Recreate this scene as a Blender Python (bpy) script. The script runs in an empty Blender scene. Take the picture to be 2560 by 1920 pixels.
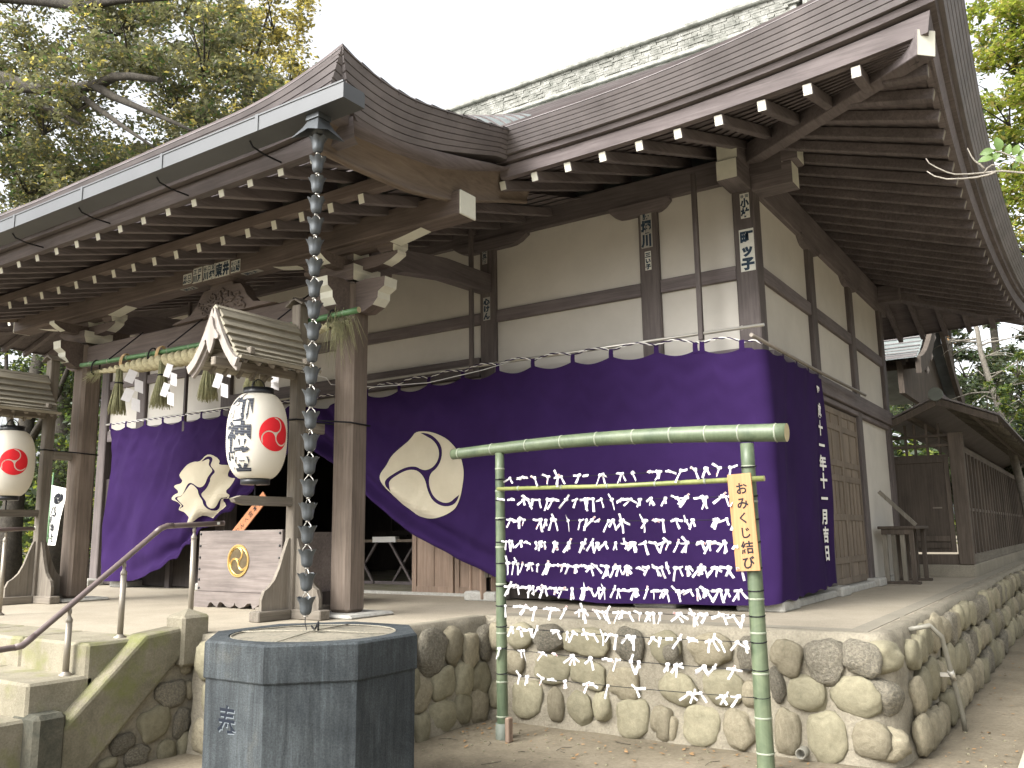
import bpy, bmesh, math, random
from math import sin, cos, pi, radians, sqrt, atan2, exp
from mathutils import Vector, Matrix, noise

random.seed(7)
SC = bpy.context.scene
COL = SC.collection

# ---------------------------------------------------------------- camera
CAM_YAW, CAM_PITCH, CAM_ROLL = radians(33.727), radians(9.824), radians(-0.769)
cam_data = bpy.data.cameras.new('camera')
cam_data.sensor_width = 36.0
cam_data.lens = 36.0 * 2169.47 / 2560.0
cam_data.clip_start = 0.05
cam_data.clip_end = 2000
cam = bpy.data.objects.new('camera', cam_data)
COL.objects.link(cam)
f = Vector((-sin(CAM_YAW) * cos(CAM_PITCH), cos(CAM_YAW) * cos(CAM_PITCH), sin(CAM_PITCH)))
r = Vector((cos(CAM_YAW), sin(CAM_YAW), 0))
u = r.cross(f)
r2 = r * cos(CAM_ROLL) + u * sin(CAM_ROLL)
u2 = -r * sin(CAM_ROLL) + u * cos(CAM_ROLL)
m = Matrix((r2, u2, -f)).transposed().to_4x4()
m.translation = Vector((0, 0, 1.55))
cam.matrix_world = m
SC.camera = cam

# ---------------------------------------------------------------- sky, sun, exposure
SUN_EL, SUN_AZ = radians(42), radians(200)      # azimuth from +Y clockwise, where the light comes from
world = bpy.data.worlds.new('World')
SC.world = world
world.use_nodes = True
wn = world.node_tree
for n in list(wn.nodes):
    wn.nodes.remove(n)
sky = wn.nodes.new('ShaderNodeTexSky')
sky.sky_type = 'NISHITA'
sky.sun_disc = False
sky.sun_elevation = SUN_EL
sky.sun_rotation = SUN_AZ
sky.air_density = 1.0
sky.dust_density = 6.0
sky.ozone_density = 1.0
hsv = wn.nodes.new('ShaderNodeHueSaturation')
hsv.inputs['Saturation'].default_value = 0.16
bg = wn.nodes.new('ShaderNodeBackground')
bg.inputs['Strength'].default_value = 0.15
wo = wn.nodes.new('ShaderNodeOutputWorld')
wn.links.new(sky.outputs['Color'], hsv.inputs['Color'])
wn.links.new(hsv.outputs['Color'], bg.inputs['Color'])
wn.links.new(bg.outputs['Background'], wo.inputs['Surface'])

sun_data = bpy.data.lights.new('sun', 'SUN')
sun_data.energy = 0.85
sun_data.angle = radians(35)
sun_data.color = (1.0, 0.97, 0.90)
sun = bpy.data.objects.new('sun', sun_data)
COL.objects.link(sun)
sd = Vector((sin(SUN_AZ) * cos(SUN_EL), cos(SUN_AZ) * cos(SUN_EL), sin(SUN_EL)))
sun.rotation_euler = sd.to_track_quat('Z', 'Y').to_euler()

vs = SC.view_settings
vs.view_transform = 'Standard'
vs.look = 'None'
vs.exposure = 1.75
vs.gamma = 1.0
vs.use_curve_mapping = False

# ---------------------------------------------------------------- materials
def nmat(name, rough=0.8, spec=0.3, metal=0.0):
    mt = bpy.data.materials.new(name)
    mt.use_nodes = True
    nt = mt.node_tree
    b = nt.nodes['Principled BSDF']
    b.inputs['Roughness'].default_value = rough
    b.inputs['Specular IOR Level'].default_value = spec
    b.inputs['Metallic'].default_value = metal
    return mt, nt, b

def node(nt, t, **kw):
    n = nt.nodes.new(t)
    for k, v in kw.items():
        if k in n.inputs:
            n.inputs[k].default_value = v
        else:
            setattr(n, k, v)
    return n

def ramp(nt, fac, stops):
    rp = nt.nodes.new('ShaderNodeValToRGB')
    el = rp.color_ramp.elements
    while len(el) < len(stops):
        el.new(0.5)
    for e, (p, c) in zip(el, stops):
        e.position = p
        e.color = (c[0], c[1], c[2], 1) if hasattr(c, '__len__') else (c, c, c, 1)
    nt.links.new(fac, rp.inputs[0])
    return rp.outputs[0]

def coords(nt, scale=(1, 1, 1), kind='Object', rand=0.0):
    tc = nt.nodes.new('ShaderNodeTexCoord')
    mp = nt.nodes.new('ShaderNodeMapping')
    mp.inputs['Scale'].default_value = scale
    nt.links.new(tc.outputs[kind], mp.inputs[0])
    if rand:
        oi = nt.nodes.new('ShaderNodeObjectInfo')
        mu = node(nt, 'ShaderNodeMath', operation='MULTIPLY')
        mu.inputs[1].default_value = rand
        nt.links.new(oi.outputs['Random'], mu.inputs[0])
        nt.links.new(mu.outputs[0], mp.inputs['Location'])
    return mp.outputs[0]

def noise_tex(nt, vec, scale, detail=5, rough=0.6, dist=0.0):
    n = node(nt, 'ShaderNodeTexNoise', Scale=scale, Detail=detail, Roughness=rough, Distortion=dist)
    nt.links.new(vec, n.inputs['Vector'])
    return n.outputs['Fac']

def mixc(nt, fac, a, b, mode='MIX'):
    mx = nt.nodes.new('ShaderNodeMix')
    mx.data_type = 'RGBA'
    mx.blend_type = mode
    for i, s in ((0, fac), (6, a), (7, b)):
        if hasattr(s, 'is_output'):
            nt.links.new(s, mx.inputs[i])
        elif i == 0:
            mx.inputs[0].default_value = s
        else:
            mx.inputs[i].default_value = (s[0], s[1], s[2], 1)
    return mx.outputs[2]

def bump(nt, b, h, strength=0.3, dist=0.01):
    bp = node(nt, 'ShaderNodeBump', Strength=strength, Distance=dist)
    nt.links.new(h, bp.inputs['Height'])
    nt.links.new(bp.outputs[0], b.inputs['Normal'])

def randv(nt, col, amt=0.25):
    """vary brightness a little from object to object"""
    oi = nt.nodes.new('ShaderNodeObjectInfo')
    mr = node(nt, 'ShaderNodeMapRange')
    mr.inputs[3].default_value = 1 - amt
    mr.inputs[4].default_value = 1 + amt
    nt.links.new(oi.outputs['Random'], mr.inputs[0])
    return mixc(nt, 1.0, col, mr.outputs[0], 'MULTIPLY')

def wood(name, dark, light, axis='z', rough=0.75, vary=0.12, stain=0.35):
    mt, nt, b = nmat(name, rough, 0.25)
    s = {'x': (1.2, 26, 26), 'y': (26, 1.2, 26), 'z': (26, 26, 1.2)}[axis]
    v = coords(nt, s, rand=9.0)
    g = noise_tex(nt, v, 1.5, 6, 0.65, 0.6)
    v2 = coords(nt, tuple(min(q, 2.2) for q in s), rand=5.0)
    g2 = noise_tex(nt, v2, 1.3, 4, 0.6)
    c = ramp(nt, g, ((0.3, dark), (0.72, light)))
    st = ramp(nt, g2, ((0.3, 1 - stain), (0.7, 1.0)))
    c = mixc(nt, 1.0, c, st, 'MULTIPLY')
    nt.links.new(randv(nt, c, vary), b.inputs['Base Color'])
    bump(nt, b, g, 0.25, 0.004)
    return mt

def plain(name, col, rough=0.7, spec=0.3, metal=0.0, var=0.15, scale=6, bmp=0.0, kind='Object'):
    mt, nt, b = nmat(name, rough, spec, metal)
    v = coords(nt, kind=kind)
    g = noise_tex(nt, v, scale, 6, 0.65)
    lo = tuple(q * (1 - var) for q in col)
    hi = tuple(min(1, q * (1 + var)) for q in col)
    nt.links.new(ramp(nt, g, ((0.3, lo), (0.7, hi))), b.inputs['Base Color'])
    if bmp:
        bump(nt, b, g, bmp, 0.01)
    return mt

def stony(name, cols, scale=7, rough=0.9, bmp=0.6, dist=0.02, moss=None, vary=0.2, rand=0.0, fine=60):
    mt, nt, b = nmat(name, rough, 0.2)
    v = coords(nt, rand=rand)
    g = noise_tex(nt, v, scale, 8, 0.7, 0.4)
    n2 = noise_tex(nt, v, fine, 4, 0.7)
    k = len(cols) - 1
    c = ramp(nt, g, [(0.28 + 0.46 * i / max(1, k), q) for i, q in enumerate(cols)])
    fr = ramp(nt, n2, ((0.25, 0.72), (0.7, 1.12)))
    c = mixc(nt, 1.0, c, fr, 'MULTIPLY')
    if moss:
        mn = noise_tex(nt, v, 3.1, 5, 0.6)
        c = mixc(nt, ramp(nt, mn, ((moss[1], 0.0), (moss[1] + 0.16, moss[2]))), c, moss[0])
    if vary:
        c = randv(nt, c, vary)
    nt.links.new(c, b.inputs['Base Color'])
    ad = node(nt, 'ShaderNodeMath', operation='ADD')
    ml = node(nt, 'ShaderNodeMath', operation='MULTIPLY')
    ml.inputs[1].default_value = 0.35
    nt.links.new(n2, ml.inputs[0])
    nt.links.new(g, ad.inputs[0])
    nt.links.new(ml.outputs[0], ad.inputs[1])
    bump(nt, b, ad.outputs[0], bmp, dist)
    return mt

M = {}
M['eave_x'] = wood('eave_wood_x', (0.118, 0.100, 0.099), (0.205, 0.177, 0.175), 'x', vary=0.2)
M['eave_y'] = wood('eave_wood_y', (0.118, 0.100, 0.099), (0.205, 0.177, 0.175), 'y', vary=0.1)
M['eave_z'] = wood('eave_wood_z', (0.092, 0.078, 0.075), (0.160, 0.137, 0.130), 'z', vary=0.1)
M['beam_x'] = wood('beam_wood_x', (0.112, 0.088, 0.077), (0.195, 0.157, 0.138), 'x')
M['post'] = wood('weathered_post_wood', (0.135, 0.105, 0.083), (0.25, 0.203, 0.165), 'z', 0.8, 0.08)
M['grey_x'] = wood('grey_wood_x', (0.145, 0.125, 0.10), (0.275, 0.243, 0.20), 'x', 0.8)
M['grey_y'] = wood('grey_wood_y', (0.145, 0.125, 0.10), (0.275, 0.243, 0.20), 'y', 0.8)
M['grey_z'] = wood('grey_wood_z', (0.145, 0.125, 0.10), (0.275, 0.243, 0.20), 'z', 0.8)
M['shingle'] = wood('small_roof_board_wood', (0.23, 0.207, 0.16), (0.41, 0.375, 0.295), 'y', 0.85, 0.14)
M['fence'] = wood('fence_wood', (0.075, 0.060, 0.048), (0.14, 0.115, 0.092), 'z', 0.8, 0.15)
M['fence_lit'] = wood('pale_fence_board_wood', (0.16, 0.145, 0.115), (0.27, 0.245, 0.20), 'z', 0.8, 0.15)  # paler wood for some fence boards, rafters and table legs
M['door'] = wood('door_wood', (0.155, 0.125, 0.095), (0.265, 0.215, 0.165), 'z', 0.75, 0.1)
M['door_brown'] = wood('brown_door_wood', (0.21, 0.145, 0.105), (0.33, 0.245, 0.185), 'z', 0.7, 0.1)
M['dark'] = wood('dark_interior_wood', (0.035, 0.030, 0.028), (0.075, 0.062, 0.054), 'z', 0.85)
M['boxwood'] = wood('offering_box_wood', (0.150, 0.125, 0.114), (0.255, 0.220, 0.200), 'x', 0.75, 0.05)
M['cedar'] = wood('fresh_cedar_wood', (0.34, 0.175, 0.075), (0.47, 0.265, 0.125), 'z', 0.6, 0.03, 0.18)
M['orangewood'] = wood('orange_wood', (0.40, 0.165, 0.075), (0.52, 0.245, 0.125), 'z', 0.6, 0.03, 0.1)
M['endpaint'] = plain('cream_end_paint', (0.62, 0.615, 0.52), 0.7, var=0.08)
M['shadedpaint'] = plain('shaded_end_paint', (0.24, 0.215, 0.17), 0.8, var=0.15)  # end paint darkened: the weaker light on side rafter ends is in the colour
M['plaster'] = plain('cream_plaster', (0.53, 0.505, 0.455), 0.95, 0.1, var=0.09, scale=1.1, bmp=0.1)
M['copper'] = plain('brown_copper_sheet', (0.150, 0.134, 0.133), 0.5, 0.4, 0.0, 0.25, 2.5, 0.05)
M['patina'] = plain('green_grey_copper_roofing', (0.155, 0.175, 0.168), 0.5, 0.4, 0.0, 0.25, 3.0, 0.05)
M['moss_ridge'] = stony('mossy_ridge_sheet', ((0.10, 0.105, 0.09), (0.25, 0.25, 0.225), (0.42, 0.42, 0.39)), 6, vary=0.2)
M['gutter'] = plain('blue_grey_gutter_metal', (0.078, 0.082, 0.085), 0.45, 0.5, 0.25, 0.12, 2.0)
M['cup'] = plain('chain_cup_metal', (0.072, 0.080, 0.086), 0.42, 0.5, 0.3, 0.2, 14)
M['steel'] = plain('steel_rod', (0.52, 0.50, 0.45), 0.35, 0.5, 0.7, 0.08, 4)
M['bronze'] = plain('bronze_rail_post', (0.27, 0.24, 0.195), 0.38, 0.5, 0.45, 0.08, 4)
M['railgrip'] = plain('brown_rail_grip', (0.125, 0.095, 0.088), 0.35, 0.5, 0.0, 0.12, 5)
M['black'] = plain('black_lacquer', (0.015, 0.016, 0.018), 0.3, 0.5)
M['ink'] = plain('black_ink', (0.02, 0.021, 0.026), 0.8, 0.1)
M['blueink'] = plain('faded_blue_black_ink', (0.03, 0.05, 0.075), 0.8, 0.1)
M['label'] = plain('name_slip_paper', (0.60, 0.60, 0.54), 0.85, 0.1, var=0.1, scale=14)
M['oldlabel'] = plain('faded_name_slip_paper', (0.37, 0.36, 0.33), 0.85, 0.1, var=0.1, scale=14)
M['red'] = plain('red_print', (0.66, 0.022, 0.03), 0.7, 0.2, var=0.05)
M['redink'] = plain('red_stamp_ink', (0.75, 0.22, 0.17), 0.8, 0.1)
M['gold'] = plain('gold_leaf', (0.80, 0.55, 0.20), 0.28, 0.5, 0.9, 0.1, 20)
M['golddark'] = plain('tarnished_gold', (0.13, 0.10, 0.055), 0.3, 0.6, 0.5, 0.3, 16)
M['white_cloth'] = plain('white_cloth', (0.76, 0.75, 0.71), 0.9, 0.1, var=0.05)
M['crest_cloth'] = plain('cream_cloth_dye', (0.50, 0.45, 0.34), 0.95, 0.1, var=0.06, scale=3)
M['rope_dark'] = plain('black_cord', (0.02, 0.02, 0.022), 0.9, 0.1)
M['twine'] = plain('tan_twine', (0.50, 0.36, 0.20), 0.9, 0.1)
M['wire'] = plain('white_wire', (0.66, 0.66, 0.63), 0.5, 0.3)
M['straw'] = plain('straw', (0.36, 0.325, 0.205), 0.9, 0.1, var=0.3, scale=40)
M['greenstraw'] = plain('green_straw', (0.26, 0.255, 0.145), 0.9, 0.1, var=0.3, scale=30)
M['concrete'] = stony('platform_concrete', ((0.27, 0.237, 0.18), (0.37, 0.327, 0.255)), 1.6, 0.92, 0.15, 0.01, vary=0, fine=90)
M['border'] = stony('platform_border_concrete', ((0.21, 0.19, 0.15), (0.29, 0.265, 0.21)), 2.2, 0.92, 0.2, 0.01, vary=0, fine=90)
M['mortar'] = stony('wall_mortar', ((0.19, 0.17, 0.13), (0.31, 0.28, 0.215)), 4.5, 0.95, 0.7, 0.03, vary=0, fine=55)
M['step'] = stony('mossy_step_stone', ((0.17, 0.155, 0.11), (0.30, 0.27, 0.205)), 3.5, 0.95, 0.5, 0.015, ((0.155, 0.16, 0.06), 0.52, 0.7), 0.06, fine=80)
M['parapet'] = stony('mossy_parapet_stone', ((0.115, 0.105, 0.072), (0.25, 0.225, 0.165)), 3.2, 0.95, 0.6, 0.015, ((0.14, 0.15, 0.05), 0.48, 0.8), 0.06, fine=70)
M['lowpost'] = stony('lichened_post_stone', ((0.040, 0.043, 0.034), (0.13, 0.12, 0.09)), 5, 0.95, 0.7, 0.015, ((0.36, 0.40, 0.33), 0.62, 0.8), 0.0, fine=60)
M['rockA'] = stony('river_stone_tan', ((0.17, 0.15, 0.104), (0.31, 0.275, 0.195)), 4.5, 0.9, 0.55, 0.02, vary=0.22, rand=40, fine=45)
M['rockB'] = stony('river_stone_olive', ((0.16, 0.147, 0.10), (0.27, 0.246, 0.168)), 3.5, 0.9, 0.35, 0.015, vary=0.22, rand=40, fine=60)
M['rockC'] = stony('river_stone_veined', ((0.105, 0.10, 0.082), (0.235, 0.213, 0.165), (0.40, 0.36, 0.275)), 8, 0.9, 1.0, 0.03, vary=0.2, rand=40, fine=30)
def basin_mat():
    mt, nt, b = nmat('dark_blue_cast_stone', 0.82, 0.25)
    v = coords(nt)
    g = noise_tex(nt, v, 2.2, 7, 0.7, 0.3)
    st = noise_tex(nt, coords(nt, (26, 26, 1.6)), 1.0, 5, 0.7, 0.4)
    fn_ = noise_tex(nt, v, 95, 4, 0.8)
    c = ramp(nt, g, ((0.3, (0.026, 0.032, 0.036)), (0.6, (0.060, 0.069, 0.073)), (0.8, (0.10, 0.10, 0.088))))
    c = mixc(nt, 1.0, c, ramp(nt, st, ((0.32, 0.55), (0.6, 1.05), (0.78, 1.7))), 'MULTIPLY')
    c = mixc(nt, 1.0, c, ramp(nt, fn_, ((0.3, 0.6), (0.7, 1.35))), 'MULTIPLY')
    nt.links.new(c, b.inputs['Base Color'])
    bump(nt, b, fn_, 0.9, 0.006)
    return mt
M['basin'] = basin_mat()
M['granite'] = stony('grey_granite', ((0.30, 0.29, 0.26), (0.48, 0.47, 0.43)), 12, 0.85, 0.2, 0.01, vary=0.1, fine=120)
M['dirt'] = stony('packed_dirt', ((0.115, 0.097, 0.068), (0.185, 0.158, 0.113), (0.24, 0.207, 0.152)), 1.1, 0.97, 0.5, 0.02, vary=0, fine=35)
M['bark'] = stony('tree_bark', ((0.03, 0.027, 0.023), (0.085, 0.075, 0.06)), 9, 0.95, 0.9, 0.03, vary=0.2)
M['palebark'] = stony('pale_tree_bark', ((0.16, 0.145, 0.12), (0.30, 0.275, 0.235)), 7, 0.95, 0.5, 0.02, vary=0.1)
M['paper'] = plain('white_paper', (0.62, 0.605, 0.61), 0.85, 0.1, var=0.04, scale=30)
M['mesh_cover'] = plain('sandy_wire_mesh', (0.25, 0.23, 0.18), 0.8, 0.3, 0.0, 0.4, 90, 0.5)
M['pvc'] = plain('grey_pipe_plastic', (0.20, 0.19, 0.155), 0.5, 0.4, var=0.12)
M['deadleaf'] = plain('dead_leaf', (0.26, 0.16, 0.08), 0.9, 0.1, var=0.4, scale=9, kind='Object')

def cloth(name, col, fine=700):
    mt, nt, b = nmat(name, 0.95, 0.08)
    v = coords(nt)
    g = noise_tex(nt, v, 1.7, 4, 0.6)
    w = noise_tex(nt, v, 22, 5, 0.7, 1.0)
    nt.links.new(ramp(nt, g, ((0.3, tuple(q * 0.86 for q in col)), (0.7, tuple(q * 1.12 for q in col)))), b.inputs['Base Color'])
    bump(nt, b, w, 0.18, 0.008)
    return mt
M['purple'] = cloth('purple_cotton', (0.0275, 0.0125, 0.060))

def bamboo(name, c1, c2):
    mt, nt, b = nmat(name, 0.42, 0.4)
    v = coords(nt, (3, 3, 3))
    g = noise_tex(nt, v, 1.3, 6, 0.65, 0.8)
    v2 = coords(nt, (60, 60, 3))
    g2 = noise_tex(nt, v2, 1.0, 3)
    c = ramp(nt, g, ((0.3, c1), (0.72, c2)))
    c = mixc(nt, 1.0, c, ramp(nt, g2, ((0.3, 0.86), (0.7, 1.06))), 'MULTIPLY')
    nt.links.new(c, b.inputs['Base Color'])
    return mt
M['bamboo'] = bamboo('green_bamboo', (0.058, 0.085, 0.050), (0.150, 0.180, 0.108))
M['bamboo_y'] = bamboo('yellow_green_bamboo', (0.15, 0.175, 0.055), (0.29, 0.30, 0.115))
M['bamboo_d'] = bamboo('deep_green_bamboo', (0.05, 0.13, 0.05), (0.12, 0.23, 0.10))
M['node'] = plain('pale_bamboo_node', (0.26, 0.285, 0.215), 0.7, var=0.1)
M['bamboo_end'] = plain('cut_bamboo_end', (0.46, 0.39, 0.235), 0.8, var=0.1)

def leafmat(name, c1, c2, trans=0.45):
    mt = bpy.data.materials.new(name)
    mt.use_nodes = True
    nt = mt.node_tree
    b = nt.nodes['Principled BSDF']
    out = nt.nodes['Material Output']
    b.inputs['Roughness'].default_value = 0.45
    b.inputs['Specular IOR Level'].default_value = 0.35
    v = coords(nt)
    g = noise_tex(nt, v, 0.9, 3, 0.6)
    g2 = noise_tex(nt, v, 7.0, 3, 0.6)
    ad = node(nt, 'ShaderNodeMath', operation='ADD')
    nt.links.new(g, ad.inputs[0]); nt.links.new(g2, ad.inputs[1])
    hf = node(nt, 'ShaderNodeMath', operation='MULTIPLY'); hf.inputs[1].default_value = 0.5
    nt.links.new(ad.outputs[0], hf.inputs[0])
    c = ramp(nt, hf.outputs[0], ((0.36, c1), (0.62, c2)))
    nt.links.new(c, b.inputs['Base Color'])
    t = nt.nodes.new('ShaderNodeBsdfTranslucent')
    c3 = mixc(nt, 1.0, c, (1.35, 1.35, 0.85), 'MULTIPLY')
    nt.links.new(c3, t.inputs['Color'])
    mx = nt.nodes.new('ShaderNodeMixShader')
    mx.inputs[0].default_value = trans
    nt.links.new(b.outputs[0], mx.inputs[1])
    nt.links.new(t.outputs[0], mx.inputs[2])
    nt.links.new(mx.outputs[0], out.inputs['Surface'])
    return mt
M['leaf_olive'] = leafmat('olive_leaf', (0.088, 0.092, 0.060), (0.175, 0.170, 0.115))
M['leaf_yellow'] = leafmat('yellowing_leaf', (0.22, 0.185, 0.065), (0.40, 0.34, 0.14), 0.6)
M['leaf_dark'] = leafmat('dark_evergreen_leaf', (0.035, 0.05, 0.033), (0.085, 0.105, 0.062), 0.4)
M['leaf_bright'] = leafmat('bright_green_leaf', (0.13, 0.17, 0.03), (0.26, 0.29, 0.06), 0.55)
M['leaf_mid'] = leafmat('mid_green_leaf', (0.05, 0.085, 0.035), (0.11, 0.16, 0.06), 0.45)
M['leaf_camellia'] = leafmat('glossy_camellia_leaf', (0.10, 0.17, 0.05), (0.19, 0.28, 0.09), 0.4)

# white lantern paper: diffuse plus translucent
def lantern_paper():
    mt, nt, b = nmat('lantern_paper', 0.7, 0.2)
    out = nt.nodes['Material Output']
    b.inputs['Base Color'].default_value = (0.72, 0.69, 0.61, 1)
    t = nt.nodes.new('ShaderNodeBsdfTranslucent')
    t.inputs['Color'].default_value = (0.82, 0.77, 0.66, 1)
    mx = nt.nodes.new('ShaderNodeMixShader'); mx.inputs[0].default_value = 0.3
    nt.links.new(b.outputs[0], mx.inputs[1]); nt.links.new(t.outputs[0], mx.inputs[2])
    nt.links.new(mx.outputs[0], out.inputs['Surface'])
    return mt
M['lantern'] = lantern_paper()
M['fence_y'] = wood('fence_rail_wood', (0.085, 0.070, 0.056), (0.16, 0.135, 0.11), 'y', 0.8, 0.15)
M['fence_pale_y'] = wood('pale_fence_sill_wood', (0.15, 0.135, 0.105), (0.25, 0.225, 0.185), 'y', 0.8, 0.1)
M['patina_dull'] = plain('dull_patina', (0.15, 0.165, 0.145), 0.6)
# ---------------------------------------------------------------- mesh helpers
ORG = {}

class MB:
    def __init__(s):
        s.v = []; s.f = []; s.m = []; s.sm = []
    def add(s, verts, faces, mat=0, smooth=False):
        k = len(s.v)
        s.v.extend([tuple(q) for q in verts])
        for fc in faces:
            s.f.append(tuple(i + k for i in fc)); s.m.append(mat); s.sm.append(smooth)
        return s
    def obox(s, c, ax, h, mat=0, ch=0.0, mats=None):
        """box: centre, three unit axes, half sizes, chamfer; mats = {face index: material} (0:-a 1:+a 2:-b 3:+b 4:-c 5:+c)"""
        c = Vector(c); a, b, d = [Vector(q) for q in ax]
        if ch <= 0:
            P = [c + a * (h[0] * i) + b * (h[1] * j) + d * (h[2] * k) for i in (-1, 1) for j in (-1, 1) for k in (-1, 1)]
            F = [(0, 1, 3, 2), (4, 6, 7, 5), (0, 4, 5, 1), (2, 3, 7, 6), (0, 2, 6, 4), (1, 5, 7, 3)]
            for i, fc in enumerate(F):
                s.add([P[q] for q in fc], [(0, 1, 2, 3)], (mats or {}).get(i, mat))
            return s
        ch = min(ch, min(h) * 0.9)
        I = {}
        V = []
        for i in (-1, 1):
            for j in (-1, 1):
                for k in (-1, 1):
                    for t in range(3):
                        e = [h[0], h[1], h[2]]
                        for q in range(3):
                            if q != t:
                                e[q] -= ch
                        I[(i, j, k, t)] = len(V)
                        V.append(c + a * (e[0] * i) + b * (e[1] * j) + d * (e[2] * k))
        k0 = len(s.v)
        s.v.extend([tuple(q) for q in V])
        def fa(ids, mt):
            s.f.append(tuple(k0 + q for q in ids)); s.m.append(mt); s.sm.append(False)
        fi = 0
        for t in range(3):
            for sg in (-1, 1):
                ids = []
                for (p, q) in ((-1, -1), (1, -1), (1, 1), (-1, 1)):
                    key = [0, 0, 0]; key[t] = sg; o = [x for x in range(3) if x != t]
                    key[o[0]] = p; key[o[1]] = q
                    ids.append(I[(key[0], key[1], key[2], t)])
                fa(ids, (mats or {}).get(fi, mat)); fi += 1
        for t in range(3):          # edges parallel to axis t
            o = [x for x in range(3) if x != t]
            for p in (-1, 1):
                for q in (-1, 1):
                    ids = []
                    for (e, tt) in ((-1, o[0]), (1, o[0]), (1, o[1]), (-1, o[1])):
                        key = [0, 0, 0]; key[t] = e; key[o[0]] = p; key[o[1]] = q
                        ids.append(I[(key[0], key[1], key[2], tt)])
                    fa(ids, mat)
        for i in (-1, 1):
            for j in (-1, 1):
                for k in (-1, 1):
                    fa([I[(i, j, k, 0)], I[(i, j, k, 1)], I[(i, j, k, 2)]], mat)
        return s
    def box(s, x0, x1, y0, y1, z0, z1, mat=0, ch=0.0, mats=None):
        return s.obox(((x0 + x1) / 2, (y0 + y1) / 2, (z0 + z1) / 2), ((1, 0, 0), (0, 1, 0), (0, 0, 1)),
                      (abs(x1 - x0) / 2, abs(y1 - y0) / 2, abs(z1 - z0) / 2), mat, ch, mats)
    def bar(s, p, q, w, h, mat=0, ch=0.0, up=(0, 0, 1), mats=None):
        """rectangular bar from p to q; w across, h along up"""
        p = Vector(p); q = Vector(q); a = (q - p).normalized()
        b = Vector(up).cross(a)
        if b.length < 1e-4:
            b = Vector((1, 0, 0)).cross(a)
        b.normalize(); d = a.cross(b)
        return s.obox((p + q) / 2, (a, b, d), ((q - p).length / 2, w / 2, h / 2), mat, ch, mats)
    def tube(s, path, rad, n=8, mat=0, smooth=True, caps=True, capmat=None):
        P = [Vector(q) for q in path]
        k = len(P)
        R = rad if hasattr(rad, '__len__') else [rad] * k
        base = len(s.v)
        prev = None
        for i in range(k):
            t = (P[min(i + 1, k - 1)] - P[max(i - 1, 0)])
            if t.length < 1e-9:
                t = Vector((0, 0, 1))
            t.normalize()
            if prev is None:
                up = Vector((0, 0, 1)) if abs(t.z) < 0.9 else Vector((1, 0, 0))
                b = up.cross(t).normalized()
            else:
                b = (prev - t * prev.dot(t)).normalized()
            prev = b
            d = t.cross(b)
            for j in range(n):
                an = 2 * pi * j / n
                s.v.append(tuple(P[i] + b * (cos(an) * R[i]) + d * (sin(an) * R[i])))
        for i in range(k - 1):
            for j in range(n):
                j2 = (j + 1) % n
                s.f.append((base + i * n + j, base + i * n + j2, base + (i + 1) * n + j2, base + (i + 1) * n + j))
                s.m.append(mat); s.sm.append(smooth)
        if caps:
            s.f.append(tuple(base + j for j in reversed(range(n)))); s.m.append(mat if capmat is None else capmat); s.sm.append(False)
            s.f.append(tuple(base + (k - 1) * n + j for j in range(n))); s.m.append(mat if capmat is None else capmat); s.sm.append(False)
        return s
    def lathe(s, prof, n, org=(0, 0, 0), mat=0, smooth=True, matfn=None):
        base = len(s.v); o = Vector(org)
        for (rr, z) in prof:
            for j in range(n):
                an = 2 * pi * j / n
                s.v.append((o.x + rr * cos(an), o.y + rr * sin(an), o.z + z))
        for i in range(len(prof) - 1):
            for j in range(n):
                j2 = (j + 1) % n
                s.f.append((base + i * n + j, base + i * n + j2, base + (i + 1) * n + j2, base + (i + 1) * n + j))
                s.m.append(matfn(i) if matfn else mat); s.sm.append(smooth)
        return s
    def prism(s, poly, fn, d, mat=0, sidemat=None, capmat=None):
        """poly of (u,v); fn(u,v) gives the 3-D point of the first face; d is the depth vector"""
        d = Vector(d); A = [Vector(fn(*q)) for q in poly]; B = [q + d for q in A]; n = len(A)
        k = len(s.v)
        s.v.extend([tuple(q) for q in A + B])
        cm = mat if capmat is None else capmat
        s.f.append(tuple(k + i for i in range(n))); s.m.append(cm); s.sm.append(False)
        s.f.append(tuple(k + n + i for i in reversed(range(n)))); s.m.append(cm); s.sm.append(False)
        for i in range(n):
            j = (i + 1) % n
            sm = sidemat(i) if callable(sidemat) else (mat if sidemat is None else sidemat)
            s.f.append((k + i, k + n + i, k + n + j, k + j)); s.m.append(sm); s.sm.append(False)
        return s
    def sheet(s, rows, mat=0, smooth=True):
        """rows: list of equally long lists of points"""
        k = len(s.v); w = len(rows[0])
        for rw in rows:
            s.v.extend([tuple(q) for q in rw])
        for i in range(len(rows) - 1):
            for j in range(w - 1):
                s.f.append((k + i * w + j, k + i * w + j + 1, k + (i + 1) * w + j + 1, k + (i + 1) * w + j))
                s.m.append(mat); s.sm.append(smooth)
        return s
    def mesh(s, name, mats, org=(0, 0, 0)):
        me = bpy.data.meshes.new(name)
        o = Vector(org)
        me.from_pydata([(a - o.x, b - o.y, c - o.z) for a, b, c in s.v], [], s.f)
        for mt in mats:
            me.materials.append(mt)
        me.polygons.foreach_set('material_index', s.m)
        me.polygons.foreach_set('use_smooth', s.sm)
        me.update()
        return me
    def build(s, name, mats, parent=None, **kw):
        if not isinstance(mats, (list, tuple)):
            mats = [mats]
        mats = [M[q] if isinstance(q, str) else q for q in mats]
        org = ORG.get(parent.name, (0, 0, 0)) if parent else kw.pop('loc', (0, 0, 0))
        ob = bpy.data.objects.new(name, s.mesh(name, mats, org))
        COL.objects.link(ob)
        if parent:
            ob.parent = parent
        else:
            ob.location = org
        ORG[ob.name] = org
        for q, v in kw.items():
            ob[q] = v
        return ob

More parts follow.
